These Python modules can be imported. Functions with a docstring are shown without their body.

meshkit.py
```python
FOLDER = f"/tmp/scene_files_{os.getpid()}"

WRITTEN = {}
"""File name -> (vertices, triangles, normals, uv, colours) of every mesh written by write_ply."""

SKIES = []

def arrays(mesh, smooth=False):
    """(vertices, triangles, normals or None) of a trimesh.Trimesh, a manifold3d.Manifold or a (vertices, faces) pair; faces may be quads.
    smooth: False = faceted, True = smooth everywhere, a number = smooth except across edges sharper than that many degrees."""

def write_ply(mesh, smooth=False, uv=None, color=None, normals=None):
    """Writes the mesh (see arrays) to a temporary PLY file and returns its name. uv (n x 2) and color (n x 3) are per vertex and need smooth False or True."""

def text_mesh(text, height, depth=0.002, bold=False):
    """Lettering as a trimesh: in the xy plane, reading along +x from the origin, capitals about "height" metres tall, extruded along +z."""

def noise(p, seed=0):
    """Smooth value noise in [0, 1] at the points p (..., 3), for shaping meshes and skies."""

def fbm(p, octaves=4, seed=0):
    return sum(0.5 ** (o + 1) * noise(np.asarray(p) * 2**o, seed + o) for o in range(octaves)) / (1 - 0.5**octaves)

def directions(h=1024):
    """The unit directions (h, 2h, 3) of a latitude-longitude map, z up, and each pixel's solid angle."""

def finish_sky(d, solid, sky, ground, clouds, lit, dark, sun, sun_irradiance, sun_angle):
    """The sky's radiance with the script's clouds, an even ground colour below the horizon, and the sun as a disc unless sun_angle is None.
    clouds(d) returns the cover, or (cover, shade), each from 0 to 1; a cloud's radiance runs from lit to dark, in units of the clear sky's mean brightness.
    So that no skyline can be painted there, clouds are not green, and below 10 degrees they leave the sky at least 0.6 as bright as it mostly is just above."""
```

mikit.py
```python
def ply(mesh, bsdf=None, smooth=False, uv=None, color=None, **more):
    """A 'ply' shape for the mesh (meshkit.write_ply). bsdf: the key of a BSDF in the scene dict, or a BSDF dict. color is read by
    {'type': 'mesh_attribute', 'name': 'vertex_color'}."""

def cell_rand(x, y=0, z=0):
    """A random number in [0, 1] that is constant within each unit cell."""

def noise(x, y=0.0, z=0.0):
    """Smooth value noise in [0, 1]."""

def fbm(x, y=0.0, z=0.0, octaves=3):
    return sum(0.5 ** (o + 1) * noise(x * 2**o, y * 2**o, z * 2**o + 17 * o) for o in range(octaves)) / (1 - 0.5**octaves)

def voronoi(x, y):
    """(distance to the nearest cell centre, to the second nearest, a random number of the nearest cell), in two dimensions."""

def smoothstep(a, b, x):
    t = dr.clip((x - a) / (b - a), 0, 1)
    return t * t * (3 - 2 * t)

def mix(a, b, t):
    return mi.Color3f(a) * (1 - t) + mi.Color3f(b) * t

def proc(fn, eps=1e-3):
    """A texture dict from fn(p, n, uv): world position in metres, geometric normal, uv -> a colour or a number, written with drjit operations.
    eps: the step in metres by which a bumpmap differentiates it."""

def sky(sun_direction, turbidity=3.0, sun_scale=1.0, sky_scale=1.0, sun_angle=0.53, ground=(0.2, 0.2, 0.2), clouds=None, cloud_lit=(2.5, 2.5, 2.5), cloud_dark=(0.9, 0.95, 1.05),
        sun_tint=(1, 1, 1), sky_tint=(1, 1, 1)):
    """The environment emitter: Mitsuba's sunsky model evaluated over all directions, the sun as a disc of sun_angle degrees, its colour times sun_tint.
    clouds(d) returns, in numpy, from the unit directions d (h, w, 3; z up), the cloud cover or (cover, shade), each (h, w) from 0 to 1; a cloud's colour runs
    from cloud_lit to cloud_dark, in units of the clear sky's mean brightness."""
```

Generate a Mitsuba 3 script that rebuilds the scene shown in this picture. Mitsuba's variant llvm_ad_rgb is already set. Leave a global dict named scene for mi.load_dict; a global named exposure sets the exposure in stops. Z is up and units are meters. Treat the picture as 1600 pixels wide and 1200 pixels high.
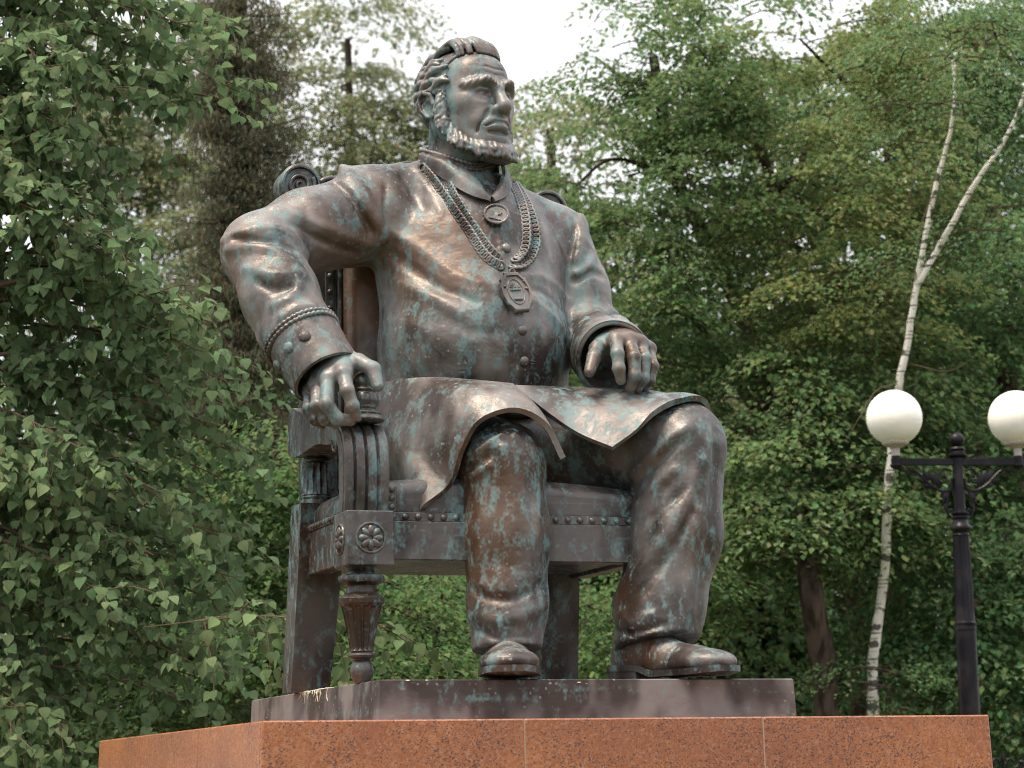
import math, random
import numpy as np, trimesh, manifold3d
import shapely.geometry as sg
import drjit as dr
import mitsuba as mi
import mikit, meshkit
from mikit import noise, fbm, smoothstep, mix, voronoi, cell_rand

T = mi.ScalarTransform4f
scene, labels = {}, {}
rng = np.random.default_rng(7)

# ---------------------------------------------------------------- camera, sky, exposure
# world: X along the pedestal front, Y away from the viewer, Z up; Z = 0 is the top of the bronze base, the ground lies at GROUND
GROUND = -2.03
F_PX, YAW, PITCH, ROLL = 3662.5, 0.3410, 0.1666, 0.0172
EYE = np.array([-2.5592, -8.7877, -0.3854])
_fw = np.array([math.sin(YAW) * math.cos(PITCH), math.cos(YAW) * math.cos(PITCH), math.sin(PITCH)])
_rt = np.array([math.cos(YAW), -math.sin(YAW), 0.0])
_up0 = np.cross(_rt, _fw)
_up = _up0 * math.cos(ROLL) + _rt * math.sin(ROLL)
scene['camera'] = {'type': 'thinlens', 'fov': math.degrees(2 * math.atan(800 / F_PX)), 'fov_axis': 'x',
                   'to_world': T().look_at(origin=EYE.tolist(), target=(EYE + _fw).tolist(), up=_up.tolist()),
                   'aperture_radius': 0.009, 'focus_distance': 9.9, 'near_clip': 0.1, 'far_clip': 2000.0}
SUN = np.array([-0.36, -0.14, 1.0])

def cloud_cover(d):
    # an even overcast: three times brighter overhead than at the horizon, with faint cloud relief
    n = meshkit.fbm(d * 3.0 + 5.0, 4, 3)
    return np.ones(d.shape[:2]), np.clip(1 - np.clip(d[..., 2], 0, 1) + (n - 0.5) * 0.35, 0, 1)
scene['sky'] = mikit.sky(SUN.tolist(), turbidity=3, sun_scale=0.5, sun_angle=20, sun_tint=(1.0, 0.985, 0.96), clouds=cloud_cover,
                         cloud_lit=(3.6, 3.6, 3.65), cloud_dark=(1.25, 1.27, 1.33))
exposure = 2.72

# ---------------------------------------------------------------- helpers
USED = {}
def numbered(key):
    n = USED.get(key, 0)
    USED[key] = n + 1
    return key if n == 0 else f'{key}_{n:03d}'

def obj(name, mesh, bsdf, parent=None, smooth=False, label=None, cat=None, group=None, kind=None, **more):
    key = numbered(name if parent is None else parent + '__' + name)
    scene[key] = mesh if isinstance(mesh, dict) else mikit.ply(mesh, bsdf, smooth=smooth, **more)
    tag(key, label, cat, group, kind)
    return key

def thing(name, label, cat, group=None):
    key = numbered(name)
    tag(key, label, cat, group)
    return key

def tag(key, label=None, cat=None, group=None, kind=None):
    e = {k: v for k, v in (('label', label), ('category', cat), ('group', group), ('kind', kind)) if v}
    if e:
        labels[key] = e

def cat_mesh(ms):
    return trimesh.util.concatenate([m for m in ms if m is not None])

def box(x0, x1, y0, y1, z0, z1, ch=0.006):
    """A box with chamfered edges."""
    pts = []
    for sx in (0, 1):
        for sy in (0, 1):
            for sz in (0, 1):
                c = np.array([(x0, x1)[sx], (y0, y1)[sy], (z0, z1)[sz]])
                s = np.array([1 - 2 * sx, 1 - 2 * sy, 1 - 2 * sz])
                for a in range(3):
                    o = s * ch
                    o[a] = 0
                    pts.append(c + o)
    return trimesh.convex.convex_hull(np.array(pts))

def lathe(profile, n=32, flute=0, depth=0.0, zr=(0, 0)):
    """Revolve (r, z) about z; between zr the radius carries flutes."""
    pr = np.array(profile, float)
    a = np.linspace(0, 2 * np.pi, n, endpoint=False)
    r = np.repeat(pr[:, :1], n, 1)
    if flute:
        m = ((pr[:, 1] >= zr[0]) & (pr[:, 1] <= zr[1])).astype(float)[:, None]
        r = r - depth * m * np.abs(np.sin(a * flute / 2))[None] ** 0.6 * (r > 0.01)
    v = np.stack([r * np.cos(a), r * np.sin(a), np.repeat(pr[:, 1:], n, 1)], -1).reshape(-1, 3)
    i, j = np.meshgrid(np.arange(len(pr) - 1), np.arange(n), indexing='ij')
    q = np.stack([i * n + j, i * n + (j + 1) % n, (i + 1) * n + (j + 1) % n, (i + 1) * n + j], -1).reshape(-1, 4)
    f = np.vstack([q[:, [0, 1, 2]], q[:, [0, 2, 3]]])
    m = trimesh.Trimesh(v, f, process=False)
    if pr[-1, 1] < pr[0, 1]:
        m.invert()
    return m

def tube(points, radii, sides=8, cap=True):
    p = np.asarray(points, float)
    t = np.gradient(p, axis=0)
    t /= np.linalg.norm(t, axis=1, keepdims=True) + 1e-12
    a = np.zeros_like(t)
    ref = np.array([0, 0, 1.0]) if abs(t[0, 2]) < 0.9 else np.array([1.0, 0, 0])
    for k in range(len(p)):
        ref = ref - t[k] * (ref @ t[k])
        ref /= np.linalg.norm(ref) + 1e-12
        a[k] = ref
    b = np.cross(t, a)
    ang = np.arange(sides) * 2 * np.pi / sides
    r = np.broadcast_to(radii, (len(p),))
    v = p[:, None] + r[:, None, None] * (np.cos(ang)[None, :, None] * a[:, None] + np.sin(ang)[None, :, None] * b[:, None])
    i, j = np.meshgrid(np.arange(len(p) - 1), np.arange(sides), indexing='ij')
    q = np.stack([i * sides + j, i * sides + (j + 1) % sides, (i + 1) * sides + (j + 1) % sides, (i + 1) * sides + j], -1).reshape(-1, 4)
    f = [q[:, [0, 1, 2]], q[:, [0, 2, 3]]]
    v = v.reshape(-1, 3)
    if cap:
        n = len(v)
        v = np.vstack([v, p[:1], p[-1:]])
        k = np.arange(sides)
        f += [np.stack([k * 0 + n, (k + 1) % sides, k], 1), np.stack([k * 0 + n + 1, n - sides + k, n - sides + (k + 1) % sides], 1)]
    return trimesh.Trimesh(v, np.vstack(f), process=False)

def spline(pts, n):
    """Catmull-Rom through the rows of pts (any width), n samples."""
    p = np.asarray(pts, float)
    q = np.vstack([2 * p[0] - p[1], p, 2 * p[-1] - p[-2]])
    s = np.linspace(0, len(p) - 1 - 1e-9, n)
    i = s.astype(int)
    t = (s - i)[:, None]
    a, b, c, d = q[i], q[i + 1], q[i + 2], q[i + 3]
    return 0.5 * (2 * b + (c - a) * t + (2 * a - 5 * b + 4 * c - d) * t ** 2 + (3 * b - a - 3 * c + d) * t ** 3)

def sheet(grid, nu, nv, thick, push=None, up=None):
    """A cloth panel of real thickness through a coarse grid of points (rows u, columns v)."""
    g = np.asarray(grid, float)
    rows = np.array([spline(r, nv) for r in g])                       # nu0 x nv x 3
    pts = np.array([spline(rows[:, k], nu) for k in range(nv)]).transpose(1, 0, 2)
    if push is not None:
        pts = push(pts.reshape(-1, 3)).reshape(pts.shape)
    du, dv = np.gradient(pts, axis=0), np.gradient(pts, axis=1)
    n = np.cross(du, dv)
    n /= np.linalg.norm(n, axis=2, keepdims=True) + 1e-12
    if up is not None and (n @ np.asarray(up, float)).mean() < 0:
        n = -n
    top, bot = pts + n * thick / 2, pts - n * thick / 2
    v = np.vstack([top.reshape(-1, 3), bot.reshape(-1, 3)])
    N = nu * nv
    i, j = np.meshgrid(np.arange(nu - 1), np.arange(nv - 1), indexing='ij')
    q = np.stack([i * nv + j, i * nv + j + 1, (i + 1) * nv + j + 1, (i + 1) * nv + j], -1).reshape(-1, 4)
    edge = np.concatenate([np.arange(nv), np.arange(1, nu) * nv + nv - 1, (nu - 1) * nv + np.arange(nv - 2, -1, -1), np.arange(nu - 2, 0, -1) * nv])
    e2 = np.roll(edge, -1)
    s = np.stack([edge, e2, e2 + N, edge + N], 1)
    quads = np.vstack([q, q[:, ::-1] + N, s[:, ::-1]])
    m = trimesh.Trimesh(v, np.vstack([quads[:, [0, 1, 2]], quads[:, [0, 2, 3]]]), process=False)
    m.fix_normals()
    return m

# ---- sculpting with distance fields: shapes are blended, folds pressed in, and the surface is drawn off as one mesh
def V(*a):
    return np.array(a, np.float32)

def smin(a, b, k):
    h = np.clip(0.5 + 0.5 * (b - a) / k, 0, 1)
    return b + (a - b) * h - k * h * (1 - h)

def smax(a, b, k):
    return -smin(-a, -b, k)

def ball(p, c, r):
    return np.linalg.norm(p - V(*c), axis=1) - r

def ell(p, c, r):
    q = p - V(*c)
    k0 = np.linalg.norm(q / V(*r), axis=1)
    k1 = np.linalg.norm(q / (V(*r) ** 2), axis=1) + 1e-9
    return k0 * (k0 - 1) / k1

def cone(p, a, b, ra, rb):
    a, b = V(*a), V(*b)
    ab = b - a
    t = np.clip(((p - a) @ ab) / (ab @ ab), 0, 1)
    return np.linalg.norm(p - a - t[:, None] * ab, axis=1) - (ra + (rb - ra) * t)

def bone(p, pts, rs, k=None):
    """A limb through several joints."""
    d = None
    for i in range(len(pts) - 1):
        e = cone(p, pts[i], pts[i + 1], rs[i], rs[i + 1])
        d = e if d is None else (np.minimum(d, e) if k is None else smin(d, e, k))
    return d

def line_dist(p, pts, reach):
    """Distance to a polyline, exact within reach, else large."""
    pts = np.asarray(pts, np.float32)
    lo, hi = pts.min(0) - reach, pts.max(0) + reach
    m = np.all((p > lo) & (p < hi), axis=1)
    out = np.full(len(p), 9.0, np.float32)
    if m.any():
        out[m] = bone(p[m], pts, [0] * len(pts))
    return out

def fold(d, p, pts, width, height):
    """Raise (height > 0) or press in a soft ridge along a polyline."""
    e = line_dist(p, pts, width * 2.6)
    return d - height * np.exp(-(e / width) ** (1.3 if height > 0 and width > 0.0145 else 2))

def sculpt(fn, lo, hi, h):
    """The zero surface of fn as one smooth mesh (surface nets, evaluated only near the surface)."""
    lo, hi = np.array(lo, np.float32), np.array(hi, np.float32)
    B = 6
    nb = np.ceil((hi - lo) / (h * B)).astype(int)
    n = nb * B
    c = np.stack(np.meshgrid(*[(np.arange(k) + 0.5) * B * h for k in nb], indexing='ij'), -1).reshape(-1, 3).astype(np.float32) + lo
    dc = fn(c)
    act = np.abs(dc) < B * h * 0.87 * 1.35 + 0.03
    full = np.repeat(np.repeat(np.repeat(dc.reshape(nb), B, 0), B, 1), B, 2).astype(np.float32)
    idx = np.argwhere(act.reshape(nb))
    off = np.stack(np.meshgrid(*[np.arange(B)] * 3, indexing='ij'), -1).reshape(-1, 3)
    cells = (idx[:, None] * B + off[None]).reshape(-1, 3)
    vals = fn(lo + (cells + 0.5).astype(np.float32) * h)
    full[cells[:, 0], cells[:, 1], cells[:, 2]] = vals
    full[0], full[-1] = np.maximum(full[0], h), np.maximum(full[-1], h)
    full[:, 0], full[:, -1] = np.maximum(full[:, 0], h), np.maximum(full[:, -1], h)
    full[:, :, 0], full[:, :, -1] = np.maximum(full[:, :, 0], h), np.maximum(full[:, :, -1], h)
    s = full < 0
    cs = sum(s[a:a + n[0] - 1, b:b + n[1] - 1, c_:c_ + n[2] - 1].astype(np.int8) for a in (0, 1) for b in (0, 1) for c_ in (0, 1))
    cell = np.argwhere((cs > 0) & (cs < 8))
    vid = np.full(n - 1, -1, np.int64)
    vid[cell[:, 0], cell[:, 1], cell[:, 2]] = np.arange(len(cell))
    acc, cnt = np.zeros((len(cell), 3)), np.zeros(len(cell))
    corner = {o: full[cell[:, 0] + o[0], cell[:, 1] + o[1], cell[:, 2] + o[2]] for o in np.ndindex(2, 2, 2)}
    for o in np.ndindex(2, 2, 2):
        for ax in range(3):
            if o[ax] == 0:
                o2 = tuple(v + (k == ax) for k, v in enumerate(o))
                a, b = corner[o], corner[o2]
                m = (a < 0) != (b < 0)
                t = np.where(m, a / np.where(m, a - b, 1), 0)
                pt = np.array(o, float)[None] + t[:, None] * np.eye(3)[ax]
                acc[m] += pt[m]
                cnt[m] += 1
    v = lo + (cell + 0.5 + acc / cnt[:, None]) * h
    faces = []
    for ax in range(3):
        u, w = (ax + 1) % 3, (ax + 2) % 3
        sl = [slice(1, n[k] - 1) for k in range(3)]
        sl[ax] = slice(0, n[ax] - 1)
        sl2 = list(sl)
        sl2[ax] = slice(1, n[ax])
        a, b = s[tuple(sl)], s[tuple(sl2)]
        e = np.argwhere(a != b)
        ins = a[e[:, 0], e[:, 1], e[:, 2]]
        base = e + np.array([sl[k].start for k in range(3)])
        du, dw = np.eye(3, dtype=int)[u], np.eye(3, dtype=int)[w]
        q = [vid[tuple((base - x * du - y * dw).T)] for x, y in ((1, 1), (0, 1), (0, 0), (1, 0))]
        q = np.stack(q, 1)
        q[~ins] = q[~ins][:, ::-1]
        faces.append(q)
    q = np.vstack(faces)
    q = q[(q >= 0).all(1)]
    return trimesh.Trimesh(v, np.vstack([q[:, [0, 1, 2]], q[:, [0, 2, 3]]]), process=False)
# ---------------------------------------------------------------- materials
def bronze(name, teal, rough=0.42, bump=0.0015, warm=1.0, seed=0.0, aged=False, dark=1.0, run=(15, 1.2)):
    def patina(p):
        streak = fbm(p.x * run[0] + seed, p.y * run[0], p.z * run[1], 3)
        blot = fbm(p.x * 3.1 + seed, p.y * 3.1 + 4, p.z * 2.6, 3)
        fine = fbm(p.x * 46, p.y * 46, p.z * 16, 3)
        return smoothstep(0.45, 0.80, 0.56 * streak + 0.24 * blot + 0.8 * (fine - 0.5) + 0.25 * (noise(p.x * 130, p.y * 130, p.z * 90) - 0.5) + 0.10 + teal)
    def col(p, n, uv):
        b = fbm(p.x * 4.3 + 9 + seed, p.y * 4.3, p.z * 3.2, 4)
        w = fbm(p.x * 2.1, p.y * 2.1 + 31 + seed, p.z * 1.6, 3)
        s = fbm(p.x * 16 + seed, p.y * 16, p.z * 3.0, 2)
        brown = mix((0.028, 0.019, 0.017), (0.165, 0.148, 0.144), smoothstep(0.34, 0.64, 0.7 * b + 0.3 * s))
        brown = mix(brown, mi.Color3f(0.110, 0.052, 0.022), smoothstep(0.52, 0.70, w) * 0.6 * warm)
        pale = smoothstep(0.80, 0.9, noise(p.x * 75, p.y * 75, p.z * 55)) * smoothstep(0.45, 0.6, fbm(p.x * 6, p.y * 6, p.z * 6, 2))
        brown = mix(brown, (0.26, 0.27, 0.26), pale * 0.6)
        brown = brown * dark
        return mix(brown, (0.095, 0.192, 0.208), patina(p) * 0.68)
    def rgh(p, n, uv):
        return rough + 0.2 * patina(p) + 0.16 * (fbm(p.x * 18, p.y * 18, p.z * 18, 2) - 0.5)
    def met(p, n, uv):
        return 0.28 - 0.25 * patina(p)
    def hgt(p, n, uv):
        pit = noise(p.x * 90, p.y * 90, p.z * 90)
        return fbm(p.x * 24, p.y * 24, p.z * 24, 3) - 0.1 * smoothstep(0.72, 0.9, pit)
    base = {'type': 'principled', 'base_color': mikit.proc(col), 'roughness': mikit.proc(rgh), 'metallic': mikit.proc(met), 'specular': 0.7}
    bumped = {'type': 'bumpmap', 'arbitrary': mikit.proc(hgt, 2e-3), 'scale': bump * 4, 'n': base}
    scene[name] = {'type': 'twosided', 'b': bumped}
    if aged:
        green = {'type': 'principled', 'base_color': {'type': 'rgb', 'value': [0.08, 0.19, 0.205]}, 'roughness': 0.62, 'specular': 0.4}
        scene[name + '_aged'] = {'type': 'twosided', 'b': {'type': 'blendbsdf', 'weight': {'type': 'mesh_attribute', 'name': 'vertex_color'}, 'a': bumped, 'c': green}}

bronze('bronze_cloth', -0.01, 0.45, 0.0010, 1.0, 0.0, True)
bronze('bronze_trousers', 0.0, 0.45, 0.0010, 1.3, 17.0, True, dark=0.66)
bronze('bronze_skin', 0.05, 0.45, 0.0007, 0.7, 3.0, True)
bronze('bronze_hair', -0.01, 0.41, 0.0005, 0.8, 5.0, True)
bronze('bronze_back', -0.12, 0.38, 0.0006, 1.5, 23.0)
bronze('bronze_chair', -0.01, 0.38, 0.0006, 1.0, 8.0, dark=0.48)

bronze('bronze_slab_skin', -0.12, 0.5, 0.0006, 0.15, 12.0, run=(2.2, 26.0))

def granite_col(p, n, uv):
    a = mi.Float(p.x) + mi.Float(p.y) * 0.83
    b = mi.Float(p.z) + mi.Float(p.y) * 0.31 - mi.Float(p.x) * 0.17
    d1, d2, r1 = voronoi(a * 96 + b * 22, b * 118)
    e1, e2, r2 = voronoi(a * 120 + 7.3, b * 120 - a * 9)
    body = mix((0.26, 0.088, 0.032), (0.34, 0.132, 0.055), smoothstep(0.25, 0.75, 0.6 * r2 + 0.4 * fbm(p.x * 20, p.y * 20, p.z * 20, 2)))
    body = mix(body, (0.19, 0.06, 0.028), smoothstep(0.4, 0.7, fbm(p.x * 2.2, p.y * 2.2, p.z * 2.2, 2)) * 0.5)
    fl = fbm(a * 190 + b * 80, b * 240 - a * 40, 1.7, 2) + 0.18 * (fbm(a * 7, b * 7, 4.0, 2) - 0.5)
    dark = smoothstep(0.61, 0.67, fl)
    pale = smoothstep(0.64, 0.72, fbm(a * 120 + 11, b * 120, 9.0, 2))
    return mix(mix(body, (0.42, 0.25, 0.18), pale * 0.3), (0.045, 0.03, 0.035), dark * 0.85)
def granite_rough(p, n, uv):
    return 0.22 + 0.16 * fbm(p.x * 3, p.y * 3, p.z * 3, 2)
scene['granite'] = {'type': 'principled', 'base_color': mikit.proc(granite_col), 'roughness': mikit.proc(granite_rough), 'specular': 0.5}
scene['mortar'] = {'type': 'diffuse', 'reflectance': {'type': 'rgb', 'value': [0.36, 0.27, 0.21]}}
scene['white_lime'] = {'type': 'diffuse', 'reflectance': {'type': 'rgb', 'value': [0.62, 0.58, 0.46]}}

def iron_rough(p, n, uv):
    return 0.24 + 0.2 * fbm(p.x * 14, p.y * 14, p.z * 9, 3)
def iron_col(p, n, uv):
    return mix((0.006, 0.005, 0.008), (0.018, 0.015, 0.019), smoothstep(0.45, 0.75, fbm(p.x * 9, p.y * 9, p.z * 5, 3)))
scene['iron'] = {'type': 'twosided', 'b': {'type': 'principled', 'base_color': mikit.proc(iron_col), 'roughness': mikit.proc(iron_rough), 'specular': 0.22}}
scene['pale_metal'] = {'type': 'twosided', 'b': {'type': 'principled', 'base_color': {'type': 'rgb', 'value': [0.42, 0.38, 0.36]}, 'roughness': 0.5, 'specular': 0.4}}
scene['opal'] = {'type': 'principled', 'base_color': {'type': 'rgb', 'value': [0.88, 0.86, 0.80]}, 'roughness': 0.25, 'specular': 0.5}
# ---------------------------------------------------------------- the statue's shapes (distance fields)
HEAD_C, HEAD_YAW, HEAD_TILT = np.array([0.70, 0.93, 2.61]), math.radians(21), math.radians(5)
_cz, _sz, _cx, _sx = math.cos(HEAD_YAW), math.sin(HEAD_YAW), math.cos(HEAD_TILT), math.sin(HEAD_TILT)
# local head frame: -y is where the face looks, z up, x to the sitter's left
HEAD_R = np.array([[_cz, -_sz, 0], [_sz, _cz, 0], [0, 0, 1]]) @ np.array([[1, 0, 0], [0, _cx, -_sx * -1], [0, -_sx, _cx]])

def to_world(m):
    m.vertices = m.vertices @ HEAD_R.T + HEAD_C
    return m

def cranium(p):
    d = smin(ell(p, (0, 0.035, 0.075), (0.168, 0.212, 0.185)), ell(p, (0, -0.06, -0.06), (0.156, 0.142, 0.2)), 0.08)
    return smin(d, ell(p, (0, -0.09, 0.11), (0.13, 0.115, 0.11)), 0.05)

def head_sdf(p):
    m = p * V(1, 1, 1)
    m[:, 0] = np.abs(m[:, 0])
    d = cranium(p)
    d = smin(d, cone(m, (0.124, 0.03, -0.1), (0.055, -0.12, -0.215), 0.058, 0.052), 0.05)
    d = smin(d, ell(p, (0, -0.15, -0.205), (0.062, 0.052, 0.052)), 0.04)
    d = smin(d, ball(m, (0.102, -0.115, -0.03), 0.046), 0.05)
    d = smin(d, bone(m, [(0.012, -0.218, 0.014), (0.062, -0.213, 0.043), (0.134, -0.14, 0.036)], [0.023, 0.028, 0.019]), 0.020)
    bh = line_dist(m, [(0.016, -0.234, 0.02), (0.062, -0.232, 0.05), (0.13, -0.152, 0.042)], 0.08)
    d = d - 0.009 * np.exp(-(bh / 0.024) ** 2) * np.abs(np.sin(m[:, 0] * 150 + p[:, 2] * 70 + 2 * meshkit.fbm(p * 20.0, 2, 5))).astype(np.float32)
    d = smax(d, -ell(m, (0.064, -0.228, -0.002), (0.05, 0.054, 0.036)), 0.03)
    d = smin(d, ball(m, (0.064, -0.152, 0.0), 0.034), 0.004)
    d = smin(d, bone(m, [(0.028, -0.176, 0.0), (0.048, -0.19, 0.016), (0.08, -0.186, 0.015), (0.108, -0.155, -0.004)], [0.008, 0.01, 0.01, 0.008]), 0.006)
    d = smin(d, bone(m, [(0.028, -0.178, -0.01), (0.052, -0.187, -0.023), (0.082, -0.179, -0.021), (0.106, -0.152, -0.008)], [0.006, 0.008, 0.008, 0.006]), 0.005)
    d = smin(d, bone(m, [(0.032, -0.184, -0.032), (0.06, -0.188, -0.05), (0.094, -0.165, -0.043)], [0.006, 0.011, 0.007]), 0.018)
    d = smin(d, cone(p, (0, -0.195, 0.045), (0, -0.25, -0.07), 0.019, 0.031), 0.024)
    d = smin(d, ball(p, (0, -0.252, -0.078), 0.031), 0.012)
    d = smin(d, ell(m, (0.033, -0.213, -0.086), (0.021, 0.03, 0.022)), 0.012)
    d = smax(d, -ell(m, (0.018, -0.238, -0.109), (0.011, 0.018, 0.01)), 0.008)
    d = smin(d, ell(p, (0, -0.162, -0.14), (0.078, 0.056, 0.055)), 0.04)
    d = smin(d, bone(m, [(0, -0.222, -0.134), (0.03, -0.212, -0.132), (0.064, -0.178, -0.15)], [0.012, 0.013, 0.007]), 0.014)
    d = smin(d, bone(m, [(0, -0.218, -0.162), (0.028, -0.209, -0.16), (0.056, -0.181, -0.156)], [0.017, 0.016, 0.008]), 0.012)
    d = smax(d, -bone(m, [(0, -0.236, -0.147), (0.035, -0.222, -0.147), (0.07, -0.18, -0.16)], [0.006, 0.006, 0.006]), 0.007)
    d = fold(d, m, [(0, -0.205, -0.187), (0.045, -0.185, -0.183)], 0.012, -0.012)
    d = fold(d, m, [(0.042, -0.215, -0.078), (0.06, -0.196, -0.105), (0.08, -0.162, -0.15), (0.082, -0.145, -0.185)], 0.012, -0.014)
    d = fold(d, m, [(0.07, -0.185, -0.08), (0.098, -0.15, -0.125)], 0.03, 0.012)
    for z in (0.092, 0.12):
        d = fold(d, m, [(0, -0.203, z - 0.008), (0.045, -0.195, z), (0.09, -0.165, z - 0.004)], 0.007, -0.006)
    d = fold(d, m, [(0.012, -0.226, 0.02), (0.018, -0.222, 0.075)], 0.007, -0.012)
    d = fold(d, m, [(0.112, -0.148, 0.0), (0.14, -0.11, 0.01)], 0.006, -0.005)
    d = fold(d, m, [(0.11, -0.15, -0.012), (0.138, -0.11, -0.02)], 0.006, -0.005)
    # neck
    d = smin(d, cone(p, (0, 0.065, -0.14), (0.0, 0.105, -0.42), 0.146, 0.158), 0.06)
    # ears
    e = m - V(0.176, 0.05, -0.012)
    e = np.stack([e[:, 0], e[:, 1] * 0.94 + e[:, 2] * -0.34, e[:, 1] * 0.34 + e[:, 2] * 0.94], 1)
    ear = ell(e, (0, 0, 0), (0.022, 0.046, 0.072))
    ear = smin(ear, bone(e, [(0.004, -0.03, -0.02), (0.012, -0.036, 0.035), (0.02, 0.0, 0.072), (0.024, 0.042, 0.045), (0.022, 0.045, 0.0), (0.014, 0.022, -0.05)], [0.008, 0.011, 0.012, 0.012, 0.011, 0.011]), 0.008)
    ear = smin(ear, ball(e, (0.006, -0.01, -0.068), 0.021), 0.015)
    ear = smax(ear, -ell(e, (0.028, 0.002, -0.008), (0.02, 0.026, 0.04)), 0.01)
    ear = smax(ear, -ell(e, (0.028, 0.012, 0.04), (0.014, 0.018, 0.018)), 0.008)
    ear = smin(ear, ball(e, (0.008, -0.032, -0.012), 0.012), 0.008)
    return smin(d, ear, 0.012)

def flow(start, end, lift, n, wave, r, seed):
    """A lock of hair: a curve from start to end pushed out to the scalp + lift."""
    g = np.random.default_rng(seed)
    t = np.linspace(0, 1, n)[:, None]
    c = np.array(start) * (1 - t) + np.array(end) * t
    c = c + np.sin(t * np.pi * (1.2 + g.random()) + g.random() * 6) * wave * g.normal(size=3)
    for _ in range(4):
        c = c.astype(np.float32)
        e = 2e-3
        d0 = cranium(c)
        gr = np.stack([(cranium(c + V(*(np.eye(3)[k] * e))) - d0) / e for k in range(3)], 1)
        c = c + gr * (lift - d0)[:, None] / np.maximum((gr ** 2).sum(1, keepdims=True), 0.2)
    return c, r

def scalp(x, y, z, lift):
    """The point of the scalp below (x, y, z), raised by lift."""
    c = np.array([[x, y, z]], np.float32)
    for _ in range(6):
        d0 = cranium(c)
        gr = np.stack([(cranium(c + V(*(np.eye(3)[k] * 2e-3))) - d0) / 2e-3 for k in range(3)], 1)
        c = c + gr * (lift - d0)[:, None] / np.maximum((gr ** 2).sum(1, keepdims=True), 0.2)
    return c[0]

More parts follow.
